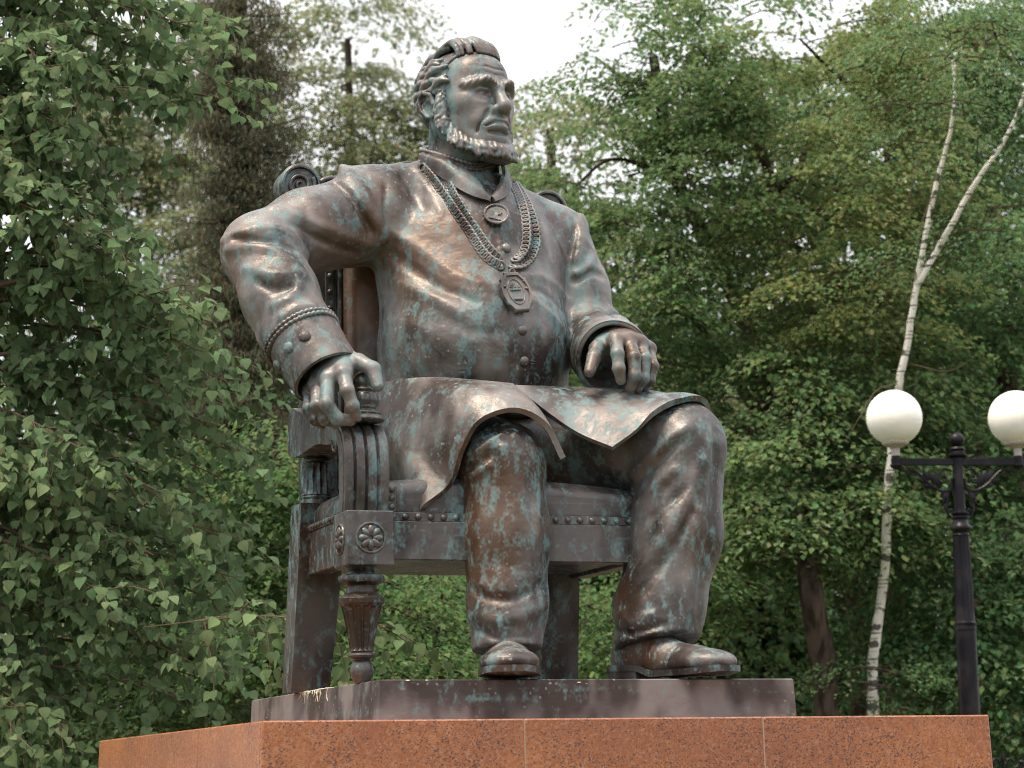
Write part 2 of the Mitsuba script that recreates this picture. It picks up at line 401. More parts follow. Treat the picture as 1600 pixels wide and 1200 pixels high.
STRANDS = []                                                      # (points, radii)
_g = np.random.default_rng(11)
def strand(pts, r0, r1, r2):
    n = 9
    p = spline(np.array(pts, float), n)
    t = np.linspace(0, 1, n)
    STRANDS.append((p, np.interp(t, [0, 0.4, 1], [r0, r1, r2])))
for k in range(17):                                               # front: rising from the hairline, then swept back
    x = -0.118 + k * 0.0148 + _g.normal() * 0.003
    yh = -0.152 + 5.5 * x * x
    w_ = _g.normal() * 0.008
    strand([scalp(x * 0.97 + 0.012, yh - 0.012, 0.19, 0.006), scalp(x + 0.008, yh + 0.0, 0.24, 0.034), scalp(x - 0.006 + w_, yh + 0.045, 0.3, 0.046 + 0.012 * _g.random()), scalp(x - 0.024 + w_, yh + 0.12, 0.3, 0.038), scalp(x - 0.034, yh + 0.2, 0.3, 0.026)], 0.009, 0.0145, 0.007)
for row in range(3):                                              # crown and back of the head
    for k in range(11):
        x = -0.13 + k * 0.026 + _g.normal() * 0.005
        y = -0.02 + row * 0.085
        w_ = _g.normal() * 0.012
        strand([scalp(x, y, 0.3, 0.032 - 0.004 * row), scalp(x - 0.01 + w_, y + 0.06, 0.3 - 0.05 * row, 0.034 - 0.004 * row), scalp(x * 1.02 - 0.02, y + 0.13, 0.27 - 0.1 * row, 0.016)], 0.013, 0.018, 0.009)
for side in (-1, 1):
    for row in range(-2, 8):                                      # sides: wavy locks combed back from the temple
        for k in range(3):
            z = 0.168 - row * 0.030 + _g.normal() * 0.005 - 0.01 * k
            y = -0.062 + k * 0.085 + _g.normal() * 0.01 + (0.02 if row < 2 else 0)
            if row < 0:
                y += 0.03
            if z < 0.045 and k == 0:
                y += 0.05
            if z < 0.01 and y < 0.09:
                continue
            w_ = 0.012 * (1 if (row + k) % 2 else -1)
            strand([scalp(side * 0.2, y, z, 0.012), scalp(side * 0.2, y + 0.045, z + w_ - 0.006, 0.024), scalp(side * 0.2, y + 0.09, z - w_ - 0.014, 0.022), scalp(side * 0.18, y + 0.135, z - 0.03, 0.008)], 0.010, 0.0165, 0.008)
    for row in range(4):                                          # nape
        for k in range(4):
            y, z = 0.1 + 0.045 * k, 0.03 - 0.042 * row
            strand([scalp(side * 0.16, y, z, 0.008), scalp(side * 0.14, y + 0.035, z - 0.03, 0.014), scalp(side * 0.12, y + 0.06, z - 0.07, 0.006)], 0.010, 0.014, 0.007)

def hair_sdf(p):
    c = cranium(p) - 0.011
    ax = np.abs(p[:, 0])
    y, z = p[:, 1], p[:, 2]
    line = np.interp(z, [-0.2, -0.13, -0.03, 0.03, 0.09, 0.125, 0.16, 0.185, 0.215, 0.25, 0.3], [0.14, 0.1, 0.085, -0.045, -0.05, -0.06, -0.05, -0.075, -0.12, -0.14, -0.14]).astype(np.float32)
    c = smax(c, (line - y) * 0.75, 0.02)
    c = smax(c, (-0.17 - z), 0.02)
    for q, r in STRANDS:
        lo, hi = q.min(0) - 0.05, q.max(0) + 0.05
        m = np.all((p > lo) & (p < hi), axis=1)
        if m.any():
            c[m] = smin(c[m], bone(p[m], q, r), 0.005)
    e = np.stack([ax, y, z], 1)
    c = smax(c, -ell(e, (0.188, 0.045, -0.03), (0.052, 0.058, 0.08)), 0.012)
    return c

JAW = np.array([(0.168, -0.035, 0.03), (0.168, -0.03, -0.05), (0.162, -0.035, -0.125), (0.13, -0.085, -0.216), (0.07, -0.15, -0.262), (0.0, -0.186, -0.274)])
_js = spline(JAW, 40)
TUFTS = []
for k, c in enumerate(_js):
    g = np.random.default_rng(900 + k)
    t = k / 39
    out = np.array([c[0] * 0.9, c[1] + 0.02, 0])
    out /= np.linalg.norm(out)
    for j in range(3):
        a = c + np.array([0, 0, 0.034 - 0.03 * j]) + out * (0.022 + 0.008 * j) + g.normal(size=3) * 0.004
        if t < 0.4:
            a = c + np.array([0, -0.03 + 0.026 * j, 0.0]) + out * 0.022 + g.normal(size=3) * 0.004
        b = a + np.array([0, 0.012 * (t < 0.4) - 0.004, -0.032]) + out * 0.014 + g.normal(size=3) * 0.006
        TUFTS.append((a, (a + b) / 2 + g.normal(size=3) * 0.004, b))

def beard_sdf(p):
    m = p * V(1, 1, 1)
    m[:, 0] = np.abs(m[:, 0])
    d = bone(m, JAW, [0.014, 0.02, 0.026, 0.032, 0.035, 0.036], 0.02)
    d = smin(d, ell(p, (0, -0.165, -0.275), (0.085, 0.055, 0.034)), 0.03)
    ph = np.arctan2(m[:, 0], 0.06 - p[:, 1]) * 62 + 8.0 * meshkit.fbm(p * 13.0, 2, 8) + p[:, 2] * 30
    ph = np.where(p[:, 2] > -0.12, p[:, 2] * 210 + p[:, 1] * 60 + 8.0 * meshkit.fbm(p * 13.0, 2, 8), ph)
    d = d - 0.011 * (np.abs(np.sin(ph / 2)) - 0.6).astype(np.float32)
    for q in TUFTS:
        d = fold(d, p if False else m, q, 0.009, 0.013)
    return d

# ---- clothes and limbs, world coordinates
FOLDS_JACKET = [
    ([(0.285, 0.841, 2.21), (0.266, 0.8, 2.098), (0.266, 0.811, 2), (0.274, 0.872, 1.913), (0.281, 0.948, 1.844)], 0.011, -0.012),
    ([(0.126, 1.006, 2.319), (0.132, 0.87, 2.221), (0.16, 0.786, 2.11), (0.216, 0.79, 2.021), (0.253, 0.83, 1.954)], 0.035, 0.03),
    ([(0.056, 0.866, 2.2), (0.095, 0.798, 2.143), (0.144, 0.771, 2.054), (0.204, 0.8, 1.973)], 0.02, -0.018),
    ([(-0.454, 0.773, 1.887), (-0.392, 0.678, 1.903), (-0.317, 0.647, 1.92), (-0.248, 0.646, 1.921), (-0.182, 0.653, 1.888), (-0.117, 0.69, 1.828)], 0.022, 0.028),
    ([(-0.237, 0.749, 2.035), (-0.133, 0.714, 2), (-0.043, 0.715, 1.956), (0.072, 0.761, 1.934), (0.215, 0.839, 1.92)], 0.024, 0.022),
    ([(-0.183, 0.685, 1.957), (-0.092, 0.71, 1.917), (0.02, 0.758, 1.887), (0.161, 0.855, 1.88)], 0.018, -0.012),
    ([(-0.427, 0.709, 1.886), (-0.348, 0.631, 1.859), (-0.257, 0.609, 1.857), (-0.182, 0.609, 1.823)], 0.016, -0.022),
    ([(-0.445, 0.737, 1.841), (-0.362, 0.631, 1.836), (-0.278, 0.58, 1.811), (-0.219, 0.541, 1.762), (-0.171, 0.514, 1.699)], 0.02, 0.022),
    ([(-0.392, 0.629, 1.738), (-0.323, 0.529, 1.699), (-0.257, 0.5, 1.691), (-0.192, 0.509, 1.702)], 0.022, 0.018),
    ([(-0.309, 0.496, 1.557), (-0.251, 0.467, 1.581), (-0.197, 0.486, 1.648)], 0.02, 0.018),
    ([(-0.282, 0.452, 1.502), (-0.216, 0.436, 1.545), (-0.149, 0.442, 1.555)], 0.018, 0.016),
    ([(-0.365, 0.556, 1.669), (-0.298, 0.497, 1.62), (-0.234, 0.48, 1.634)], 0.02, -0.014),
    ([(-0.41, 0.693, 1.668), (-0.372, 0.704, 1.535), (-0.335, 0.627, 1.413)], 0.02, 0.01),
    ([(0.306, 0.829, 1.986), (0.372, 0.781, 1.928), (0.443, 0.708, 1.853), (0.528, 0.624, 1.761), (0.61, 0.574, 1.721), (0.687, 0.553, 1.704)], 0.035, 0.013),
    ([(0.318, 0.843, 1.881), (0.388, 0.741, 1.792), (0.469, 0.631, 1.697), (0.585, 0.548, 1.636)], 0.03, -0.0117),
    ([(0.312, 0.856, 1.769), (0.381, 0.72, 1.702), (0.476, 0.595, 1.623), (0.529, 0.556, 1.579)], 0.028, 0.0091),
    ([(0.293, 0.868, 1.599), (0.347, 0.71, 1.557), (0.431, 0.611, 1.5)], 0.03, 0.0052),
    ([(0.841, 0.604, 1.774), (0.931, 0.647, 1.782), (1.022, 0.708, 1.763), (1.119, 0.823, 1.718)], 0.022, 0.0117),
    ([(0.835, 0.574, 1.711), (0.933, 0.617, 1.707), (1.028, 0.672, 1.655)], 0.02, -0.0078),
    ([(0.868, 0.561, 1.653), (0.951, 0.589, 1.606), (1.053, 0.666, 1.54)], 0.025, 0.0065),
    ([(0.38, 0.893, 2.259), (0.416, 0.868, 2.182), (0.445, 0.801, 2.095)], 0.025, -0.0163),
    ([(0.451, 0.929, 2.311), (0.486, 0.834, 2.179), (0.508, 0.742, 2.071)], 0.02, 0.0065),
    ([(0.479, 0.58, 1.553), (0.577, 0.53, 1.493), (0.715, 0.509, 1.495)], 0.03, -0.0039),
    ([(0.73, 0.736, 2.157), (0.728, 0.675, 2.026), (0.72, 0.625, 1.871), (0.727, 0.566, 1.731), (0.739, 0.516, 1.581), (0.747, 0.514, 1.442), (0.749, 0.56, 1.283)], 0.009, -0.009),
    ([(0.763, 0.743, 2.161), (0.758, 0.677, 2.029), (0.75, 0.627, 1.873), (0.757, 0.568, 1.734), (0.769, 0.519, 1.583), (0.777, 0.517, 1.444), (0.779, 0.562, 1.284)], 0.014, 0.006),
    ([(1.237, 0.952, 2.163), (1.171, 0.853, 2.022), (1.131, 0.83, 1.867), (1.117, 0.823, 1.747), (1.107, 0.764, 1.619)], 0.012, -0.012),
    ([(1.247, 0.953, 2.145), (1.248, 0.911, 2.093), (1.214, 0.86, 2.011), (1.177, 0.833, 1.914)], 0.022, 0.032),
    ([(1.194, 0.906, 2.14), (1.181, 0.861, 2.054), (1.153, 0.841, 1.944)], 0.012, -0.014),
    ([(1.228, 0.864, 2.004), (1.276, 0.879, 1.96), (1.236, 0.827, 1.887), (1.172, 0.816, 1.843)], 0.018, 0.02),
    ([(1.156, 0.817, 1.807), (1.24, 0.817, 1.856), (1.293, 0.834, 1.847)], 0.018, -0.014),
    ([(1.127, 0.699, 1.593), (1.204, 0.699, 1.634), (1.348, 0.826, 1.678), (1.4, 0.84, 1.663)], 0.02, 0.016),
    ([(1.089, 0.645, 1.509), (1.144, 0.588, 1.553), (1.262, 0.618, 1.584)], 0.016, -0.012),
    ([(0.984, 0.815, 2.119), (0.975, 0.717, 1.95), (1.012, 0.724, 1.867)], 0.03, 0.006),
]
FOLDS_TROUSERS = [
    ([(0.455, 0.341, 0.923), (0.497, 0.249, 0.944), (0.544, 0.221, 0.979), (0.589, 0.214, 1.006)], 0.016, 0.02),
    ([(0.458, 0.334, 0.872), (0.495, 0.245, 0.891), (0.548, 0.202, 0.929)], 0.014, -0.018),
    ([(0.46, 0.358, 0.83), (0.49, 0.256, 0.844), (0.524, 0.216, 0.877)], 0.016, 0.018),
    ([(0.583, 0.19, 0.949), (0.615, 0.18, 0.79), (0.635, 0.152, 0.604), (0.65, 0.156, 0.423)], 0.03, 0.014),
    ([(0.542, 0.203, 0.897), (0.547, 0.189, 0.685), (0.551, 0.184, 0.476)], 0.03, -0.008),
    ([(0.467, 0.291, 0.38), (0.515, 0.19, 0.333), (0.595, 0.146, 0.323), (0.706, 0.161, 0.372), (0.764, 0.211, 0.416)], 0.022, -0.012),
    ([(0.468, 0.274, 0.269), (0.533, 0.17, 0.237), (0.632, 0.14, 0.253), (0.745, 0.181, 0.309)], 0.03, 0.017),
    ([(0.743, 0.211, 0.797), (0.711, 0.164, 0.581), (0.736, 0.187, 0.426)], 0.02, 0.01),
    ([(0.482, 0.236, 0.207), (0.54, 0.153, 0.164), (0.673, 0.143, 0.176)], 0.015, -0.006),
    ([(0.645, 0.206, 1.007), (0.662, 0.175, 0.738), (0.675, 0.159, 0.527), (0.685, 0.15, 0.345)], 0.016, 0.014),
    ([(0.501, 0.238, 0.716), (0.487, 0.238, 0.532), (0.491, 0.225, 0.375)], 0.02, 0.008),
    ([(1.486, 0.144, 0.998), (1.457, 0.15, 0.754), (1.412, 0.149, 0.485), (1.379, 0.142, 0.271)], 0.018, 0.012),
    ([(1.299, 0.187, 0.808), (1.232, 0.212, 0.622), (1.183, 0.276, 0.493)], 0.02, -0.01),
    ([(1.222, 0.365, 0.801), (1.234, 0.293, 0.852), (1.284, 0.212, 0.914), (1.352, 0.159, 0.996)], 0.016, -0.024),
    ([(1.222, 0.345, 0.875), (1.257, 0.249, 0.937), (1.317, 0.18, 1.003), (1.395, 0.153, 1.056)], 0.02, 0.024),
    ([(1.214, 0.299, 0.739), (1.259, 0.229, 0.813), (1.337, 0.169, 0.875)], 0.02, 0.016),
    ([(1.208, 0.257, 0.653), (1.269, 0.19, 0.7), (1.399, 0.147, 0.806)], 0.025, -0.008),
    ([(1.454, 0.146, 0.916), (1.383, 0.148, 0.752), (1.283, 0.165, 0.591), (1.194, 0.236, 0.463), (1.145, 0.394, 0.341)], 0.028, 0.022),
    ([(1.392, 0.139, 0.697), (1.306, 0.155, 0.537), (1.203, 0.193, 0.393), (1.133, 0.273, 0.305)], 0.022, -0.012),
    ([(1.427, 0.139, 0.698), (1.394, 0.147, 0.484), (1.353, 0.134, 0.297), (1.326, 0.126, 0.186)], 0.024, 0.014),
    ([(1.131, 0.39, 0.287), (1.138, 0.22, 0.236), (1.213, 0.156, 0.271)], 0.02, 0.014),
    ([(1.112, 0.369, 0.219), (1.141, 0.195, 0.189), (1.258, 0.131, 0.23)], 0.016, -0.01),
    ([(1.52, 0.157, 0.973), (1.498, 0.164, 0.757), (1.466, 0.153, 0.539)], 0.02, -0.008),
]

def arms_sdf(p):
    r = bone(p, [(0.27, 1.02, 2.09), (-0.05, 0.91, 1.985), (-0.275, 0.83, 1.86)], [0.215, 0.18, 0.165], 0.05)
    r = smin(r, bone(p, [(-0.285, 0.8, 1.85), (-0.235, 0.66, 1.64), (-0.18, 0.57, 1.46), (-0.145, 0.52, 1.375)], [0.165, 0.158, 0.15, 0.115], 0.04), 0.06)
    l = bone(p, [(1.14, 1.02, 2.03), (1.215, 0.97, 1.8), (1.24, 0.92, 1.6)], [0.165, 0.15, 0.145], 0.05)
    l = smin(l, cone(p, (1.24, 0.92, 1.58), (1.213, 0.66, 1.468), 0.15, 0.13), 0.06)
    return r, l

def jacket_base(p):
    d = ell(p, (0.715, 0.93, 1.50), (0.435, 0.42, 0.46))
    d = smin(d, ell(p, (0.72, 0.98, 1.88), (0.44, 0.33, 0.38)), 0.12)
    d = smin(d, ell(p, (0.72, 1.0, 1.22), (0.47, 0.36, 0.2)), 0.1)
    d = smin(d, bone(p, [(0.24, 1.02, 2.19), (0.69, 1.05, 2.235), (1.13, 1.03, 2.085)], [0.135, 0.152, 0.125]), 0.07)
    d = smin(d, bone(p, [(0.68, 1.0, 2.15), (0.675, 1.0, 2.33)], [0.24, 0.165]), 0.08)
    r, l = arms_sdf(p)
    d = smin(d, r, 0.05)
    d = smin(d, l, 0.035)
    return d

def jacket_sdf(p):
    d = jacket_base(p)
    d = d - 0.007 * (meshkit.fbm(p * 5.5, 3, 2) - 0.5).astype(np.float32)
    for pts, w_, h_ in FOLDS_JACKET:
        d = fold(d, p, pts, w_ * 0.82, h_ * 1.5)
    d = smax(d, 1.16 - p[:, 2], 0.02)
    return smax(d, p[:, 2] - 2.42, 0.01)

R_LEG = [(0.52, 0.98, 1.05), (0.64, 0.36, 0.905), (0.643, 0.345, 0.6), (0.635, 0.315, 0.32), (0.617, 0.275, 0.14)]
L_LEG = [(0.92, 0.98, 1.05), (1.44, 0.34, 1.0), (1.4, 0.345, 0.62), (1.325, 0.325, 0.32), (1.285, 0.30, 0.17)]

def trousers_base(p):
    d = ell(p, (0.72, 1.0, 1.05), (0.46, 0.36, 0.24))
    r = smin(cone(p, R_LEG[0], R_LEG[1], 0.25, 0.17), bone(p, R_LEG[1:], [0.172, 0.180, 0.160, 0.145], 0.05), 0.05)
    l = smin(cone(p, L_LEG[0], L_LEG[1], 0.25, 0.185), bone(p, L_LEG[1:], [0.19, 0.2, 0.178, 0.178], 0.05), 0.05)
    d = smin(d, smin(r, l, 0.02), 0.08)
    return d

def trousers_sdf(p):
    d = trousers_base(p)
    d = d - 0.006 * (meshkit.fbm(p * 5.5, 3, 9) - 0.5).astype(np.float32)
    for pts, w_, h_ in FOLDS_TROUSERS:
        d = fold(d, p, pts, w_ * 0.82, h_ * 1.5)
    hem = np.where(p[:, 0] < 0.9, 0.125 - p[:, 2] + 0.12 * (0.3 - p[:, 1]), 0.15 - p[:, 2] + 0.25 * (0.3 - p[:, 1]) + 0.06 * (p[:, 0] - 1.28))
    return smax(d, hem.astype(np.float32), 0.01)
# ---------------------------------------------------------------- joints and paths of the figure (world coordinates)
CHAIN_PATHS = [
    [(0.471, 0.917, 2.31), (0.506, 0.866, 2.249), (0.528, 0.799, 2.176), (0.564, 0.715, 2.06), (0.609, 0.667, 1.965), (0.653, 0.627, 1.868), (0.689, 0.605, 1.822), (0.735, 0.595, 1.8)],
    [(0.507, 0.907, 2.316), (0.556, 0.82, 2.227), (0.573, 0.747, 2.135), (0.605, 0.694, 2.043), (0.647, 0.656, 1.954), (0.684, 0.63, 1.885), (0.726, 0.619, 1.839)],
    [(0.9, 0.924, 2.268), (0.885, 0.783, 2.155), (0.885, 0.72, 2.067), (0.874, 0.677, 1.958), (0.851, 0.651, 1.89), (0.796, 0.617, 1.834)],
    [(0.919, 0.943, 2.271), (0.919, 0.786, 2.138), (0.927, 0.721, 2.035), (0.924, 0.693, 1.95), (0.888, 0.656, 1.868), (0.831, 0.617, 1.816), (0.775, 0.599, 1.8)],
]
COAT_BUTTONS = [
    ((0.768, 0.635, 1.896), (0.42, -0.859, 0.291)),
    ((0.793, 0.517, 1.511), (0.372, -0.928, 0.029)),
    ((0.805, 0.534, 1.378), (0.252, -0.942, -0.222)),
]
CUFF_BUTTONS = [
    ((-0.257, 0.521, 1.325), (-0.738, -0.159, -0.656)),
    ((-0.232, 0.437, 1.367), (-0.628, -0.744, -0.229)),
    ((-0.187, 0.41, 1.399), (-0.266, -0.963, 0.041)),
]
MEDALS = [
    ((0.742, 0.68, 2.046), (-0.503, -0.793, 0.344)),
    ((0.769, 0.54, 1.675), (0.248, -0.889, 0.384)),
]
COLLAR_WING = [[(0.51, 0.97, 2.388), (0.55, 0.86, 2.351), (0.599, 0.81, 2.312), (0.651, 0.78, 2.264), (0.69, 0.765, 2.219), (0.713, 0.755, 2.175), (0.734, 0.74, 2.129)],
    [(0.471, 0.953, 2.34), (0.517, 0.873, 2.272), (0.568, 0.802, 2.212), (0.603, 0.757, 2.168), (0.652, 0.727, 2.135), (0.7, 0.718, 2.121), (0.732, 0.725, 2.116)]]
COLLAR_WING_2 = [[(0.815, 0.8, 2.319), (0.814, 0.78, 2.276), (0.792, 0.765, 2.227), (0.761, 0.755, 2.178), (0.739, 0.745, 2.136)],
    [(0.878, 0.953, 2.348), (0.912, 0.981, 2.304), (0.86, 0.83, 2.212), (0.802, 0.745, 2.146), (0.746, 0.715, 2.115)]]
RIGHT_HAND = {
    'fore': [(-0.094, 0.53, 1.393)],
    'wrist': [(-0.066, 0.45, 1.307)],
    'index': [(-0.061, 0.3, 1.25), (-0.062, 0.24, 1.171), (-0.04, 0.24, 1.109), (-0.016, 0.27, 1.07)],
    'middle': [(-0.115, 0.34, 1.233), (-0.142, 0.26, 1.114), (-0.097, 0.26, 1.055), (-0.038, 0.29, 1.057)],
    'ring': [(-0.145, 0.4, 1.221), (-0.169, 0.31, 1.116), (-0.137, 0.31, 1.062), (-0.089, 0.33, 1.05)],
    'little': [(-0.159, 0.46, 1.201), (-0.185, 0.39, 1.117), (-0.161, 0.38, 1.069), (-0.124, 0.39, 1.056)],
    'thumb': [(-0.003, 0.42, 1.315), (0.019, 0.36, 1.314), (0.064, 0.3, 1.274), (0.076, 0.27, 1.2)],
}
LEFT_HAND = {
    'fore': [(1.284, 0.66, 1.55)],
    'wrist': [(1.267, 0.54, 1.493)],
    'index': [(1.18, 0.4, 1.46), (1.154, 0.325, 1.39), (1.154, 0.315, 1.325), (1.17, 0.335, 1.279)],
    'middle': [(1.248, 0.42, 1.47), (1.234, 0.335, 1.379), (1.231, 0.325, 1.299), (1.221, 0.355, 1.254)],
    'ring': [(1.311, 0.45, 1.464), (1.299, 0.37, 1.382), (1.282, 0.355, 1.295), (1.266, 0.385, 1.255)],
    'little': [(1.366, 0.49, 1.448), (1.356, 0.415, 1.361), (1.337, 0.41, 1.298), (1.315, 0.43, 1.264)],
    'thumb': [(1.153, 0.49, 1.456), (1.11, 0.45, 1.433), (1.079, 0.41, 1.385), (1.043, 0.375, 1.316)],
}
COAT_PANEL = [
    [(0.726, 0.47, 1.259), (0.778, 0.38, 1.172), (0.819, 0.28, 1.039), (0.849, 0.2, 0.916)],
    [(0.639, 0.47, 1.263), (0.697, 0.35, 1.205), (0.736, 0.25, 1.139), (0.769, 0.19, 1.051)],
    [(0.542, 0.52, 1.276), (0.572, 0.4, 1.241), (0.598, 0.27, 1.183), (0.638, 0.19, 1.108)],
    [(0.454, 0.6, 1.294), (0.454, 0.47, 1.248), (0.467, 0.34, 1.17), (0.5, 0.22, 1.065)],
    [(0.364, 0.68, 1.304), (0.367, 0.58, 1.229), (0.387, 0.4, 1.101), (0.435, 0.26, 0.954)],
    [(0.294, 0.78, 1.309), (0.282, 0.65, 1.141), (0.322, 0.48, 0.976), (0.394, 0.31, 0.809)],
    [(0.248, 0.85, 1.282), (0.245, 0.72, 1.067), (0.277, 0.5, 0.888), (0.289, 0.33, 0.716)],
    [(0.256, 0.95, 1.185), (0.26, 0.8, 0.968), (0.3, 0.58, 0.818), (0.328, 0.42, 0.69)],
    [(0.284, 1, 1.052), (0.314, 0.86, 0.866), (0.366, 0.66, 0.734), (0.415, 0.52, 0.687)],
]
COAT_PANEL_2 = [
    [(0.731, 0.46, 1.252), (0.831, 0.37, 1.137), (0.947, 0.28, 1.032), (1.065, 0.19, 0.961)],
    [(0.845, 0.48, 1.254), (0.959, 0.4, 1.198), (1.075, 0.29, 1.128), (1.177, 0.19, 1.04)],
    [(1.044, 0.54, 1.266), (1.13, 0.46, 1.237), (1.209, 0.33, 1.183), (1.258, 0.19, 1.117)],
    [(1.216, 0.6, 1.277), (1.293, 0.53, 1.263), (1.35, 0.38, 1.227), (1.379, 0.21, 1.176)],
    [(1.347, 0.66, 1.283), (1.405, 0.58, 1.266), (1.465, 0.44, 1.229), (1.488, 0.27, 1.167)],
    [(1.416, 0.72, 1.22), (1.483, 0.66, 1.213), (1.56, 0.52, 1.194), (1.587, 0.38, 1.132)],
]
# ---------------------------------------------------------------- the seated bronze figure
def frame(n, up=(0, 0, 1)):
    n = np.asarray(n, float) / np.linalg.norm(n)
    y = np.asarray(up, float) - n * (np.asarray(up, float) @ n)
    y /= np.linalg.norm(y)
    return np.stack([np.cross(y, n), y, n], 1)                    # local x right, y up, z out

def set_on(m, at, n, up=(0, 0, 1), turn=0.0):
    R = frame(n, up)
    a = math.radians(turn)
    R = R @ np.array([[math.cos(a), -math.sin(a), 0], [math.sin(a), math.cos(a), 0], [0, 0, 1]])
    m.vertices = m.vertices @ R.T + np.asarray(at, float)
    return m

def cast(m, gain=1.0):
    """A sculpted mesh with the amount of verdigris that has gathered in its hollows as a vertex attribute."""
    v, f = np.asarray(m.vertices), np.asarray(m.faces)
    e = np.vstack([f[:, [0, 1]], f[:, [1, 2]], f[:, [2, 0]]])
    cnt = np.bincount(e.ravel(), minlength=len(v))[:, None] + 1e-9
    def smooth_(a):
        out = np.stack([np.bincount(np.r_[e[:, 0], e[:, 1]], np.r_[a[e[:, 1], k], a[e[:, 0], k]], minlength=len(v)) for k in range(a.shape[1])], 1)
        return out / cnt
    s_ = v
    for _ in range(10):
        s_ = smooth_(s_)
    n = meshkit.arrays(m, True)[2]
    h = ((s_ - v) * n).sum(1, keepdims=True)
    for _ in range(2):
        h = smooth_(h)
    step = np.linalg.norm(v[e[:, 0]] - v[e[:, 1]], axis=1).mean()
    w = np.clip((h / step * 1.7 - 0.12) * gain * (0.35 + 1.3 * meshkit.fbm(v * 9.0, 3, 6)[:, None]), 0, 0.8)
    return mikit.ply(m, 'X', smooth=True, color=np.repeat(w, 3, 1))

def skin(m, bsdf, gain=1.0):
    d = cast(m, gain)
    d['bsdf'] = {'type': 'ref', 'id': bsdf + '_aged'}
    return d

statue = thing('bronze_statue', 'seated bronze figure of a bearded man wearing a long coat and medal chain', 'statue')
head = obj('head', skin(to_world(sculpt(head_sdf, (-0.24, -0.32, -0.42), (0.24, 0.3, 0.3), 0.0046)), 'bronze_skin'), None, statue)
obj('hair', skin(to_world(sculpt(hair_sdf, (-0.24, -0.28, -0.22), (0.24, 0.34, 0.36), 0.0046)), 'bronze_hair'), None, head)
obj('beard', skin(to_world(sculpt(beard_sdf, (-0.24, -0.32, -0.37), (0.24, 0.06, 0.1), 0.0046)), 'bronze_hair'), None, head)
jacket = obj('jacket', skin(sculpt(jacket_sdf, (-0.52, 0.3, 1.1), (1.5, 1.45, 2.5), 0.0115), 'bronze_cloth'), None, statue)
trousers = obj('trousers', skin(sculpt(trousers_sdf, (0.1, 0.05, 0.05), (1.75, 1.45, 1.4), 0.0115), 'bronze_trousers'), None, statue)

def keep_out(fn, gap):
    def push(p):
        p = p.astype(np.float32)
        for _ in range(3):
            d = fn(p)
            g = np.stack([fn(p + V(*(np.eye(3)[k] * 4e-3))) - d for k in range(3)], 1) / 4e-3
            p = p + g * np.maximum(gap - d, 0)[:, None]
        return p.astype(float)
    return push

for grid, nm in ((COAT_PANEL, None), (COAT_PANEL_2, None)):
    obj('coat_skirt', sheet(grid, 60, 48, 0.025, push=keep_out(trousers_sdf, 0.022), up=(0, -0.5, 1)), 'bronze_cloth', jacket, smooth=40)

# collar: stand-up band with cord trims, two turned-down wings
def collar_ring(r, dz0, dz1, n=61, a0=-0.02, a1=2 * math.pi - 0.02):
    a = np.linspace(a0, a1, n)
    c = np.cos(a)
    z = 2.322 + 0.155 * (0.5 - 0.5 * c) ** 0.65
    x, y = 0.682 + r * np.sin(a), 0.995 - r * 1.02 * c
    return [np.stack([x, y, z + dz], 1) for dz in (dz0, dz1)]
lo_, hi_ = collar_ring(0.166, -0.12, 0.0)
obj('collar', sheet(np.stack([lo_, (lo_ + hi_) / 2, hi_]), 8, 90, 0.02), 'bronze_cloth', jacket, smooth=40)
def cord(path, r, turns, n=160, sides=8):
    p = spline(path, n)
    k = np.arange(n)
    return cat_mesh([tube(p + 0 * r, r * (1 + 0.22 * np.sin(k * turns * 2 * np.pi / n + q)), sides) for q in (0,)])
for dz in (-0.008, -0.034):
    ring = collar_ring(0.176, dz, dz)[0]
    obj('collar_cord', cord(ring, 0.0095, 60, 240), 'bronze_hair', jacket, smooth=True)
for wing in (COLLAR_WING, COLLAR_WING_2):
    up_, lw_ = np.array(wing[0]), np.array(wing[1])
    mid = (up_ + lw_) / 2 + np.array([-0.01, -0.022, 0.012])
    obj('collar_wing', sheet(np.stack([up_, mid, lw_ + np.array([-0.004, -0.012, 0.004])]), 14, 50, 0.016, up=(-0.3, -1, 0.3)), 'bronze_cloth', jacket, smooth=40)

# cuffs
def cuff(a, b, r0, r1, wall, tilt=None):
    a, b = np.array(a), np.array(b)
    L = np.linalg.norm(b - a)
    prof = [(r0 - wall * 2.2, 0.015), (r0, 0), (r0 + 0.004, 0.012), ((r0 + r1) / 2 + 0.002, L * 0.5), (r1 + 0.004, L - 0.008), (r1, L), (r1 - wall, L - 0.004), (r1 - wall * 1.3, L * 0.5), (r0 - wall * 2.2, L * 0.3)]
    m = lathe(spline(prof, 60), 56)
    m.vertices[:, :2] *= 1 + 0.018 * np.sin(3 * np.arctan2(m.vertices[:, 1], m.vertices[:, 0]) + 1)[:, None]
    m = set_on(m, a, b - a, (0, -1, 0.3))
    m.fix_normals()
    return m
CUFF_A, CUFF_B = np.array([-0.172, 0.555, 1.445]), np.array([-0.095, 0.445, 1.262])
cf = obj('cuff', cuff(CUFF_A, CUFF_B, 0.155, 0.147, 0.016), 'bronze_cloth', jacket, smooth=50)
def ring_path(c, ax, r, n=49):
    R = frame(ax, (0, -1, 0.3))
    t = np.linspace(0, 2 * np.pi, n)
    return np.asarray(c) + r * (np.cos(t)[:, None] * R[:, 0] + np.sin(t)[:, None] * R[:, 1])
for s_ in (-0.004, 0.016):
    ax = (CUFF_B - CUFF_A) / np.linalg.norm(CUFF_B - CUFF_A)
    obj('cuff_cord', cord(ring_path(CUFF_A + ax * s_, ax, 0.159), 0.0105, 46, 200), 'bronze_hair', cf, smooth=True)
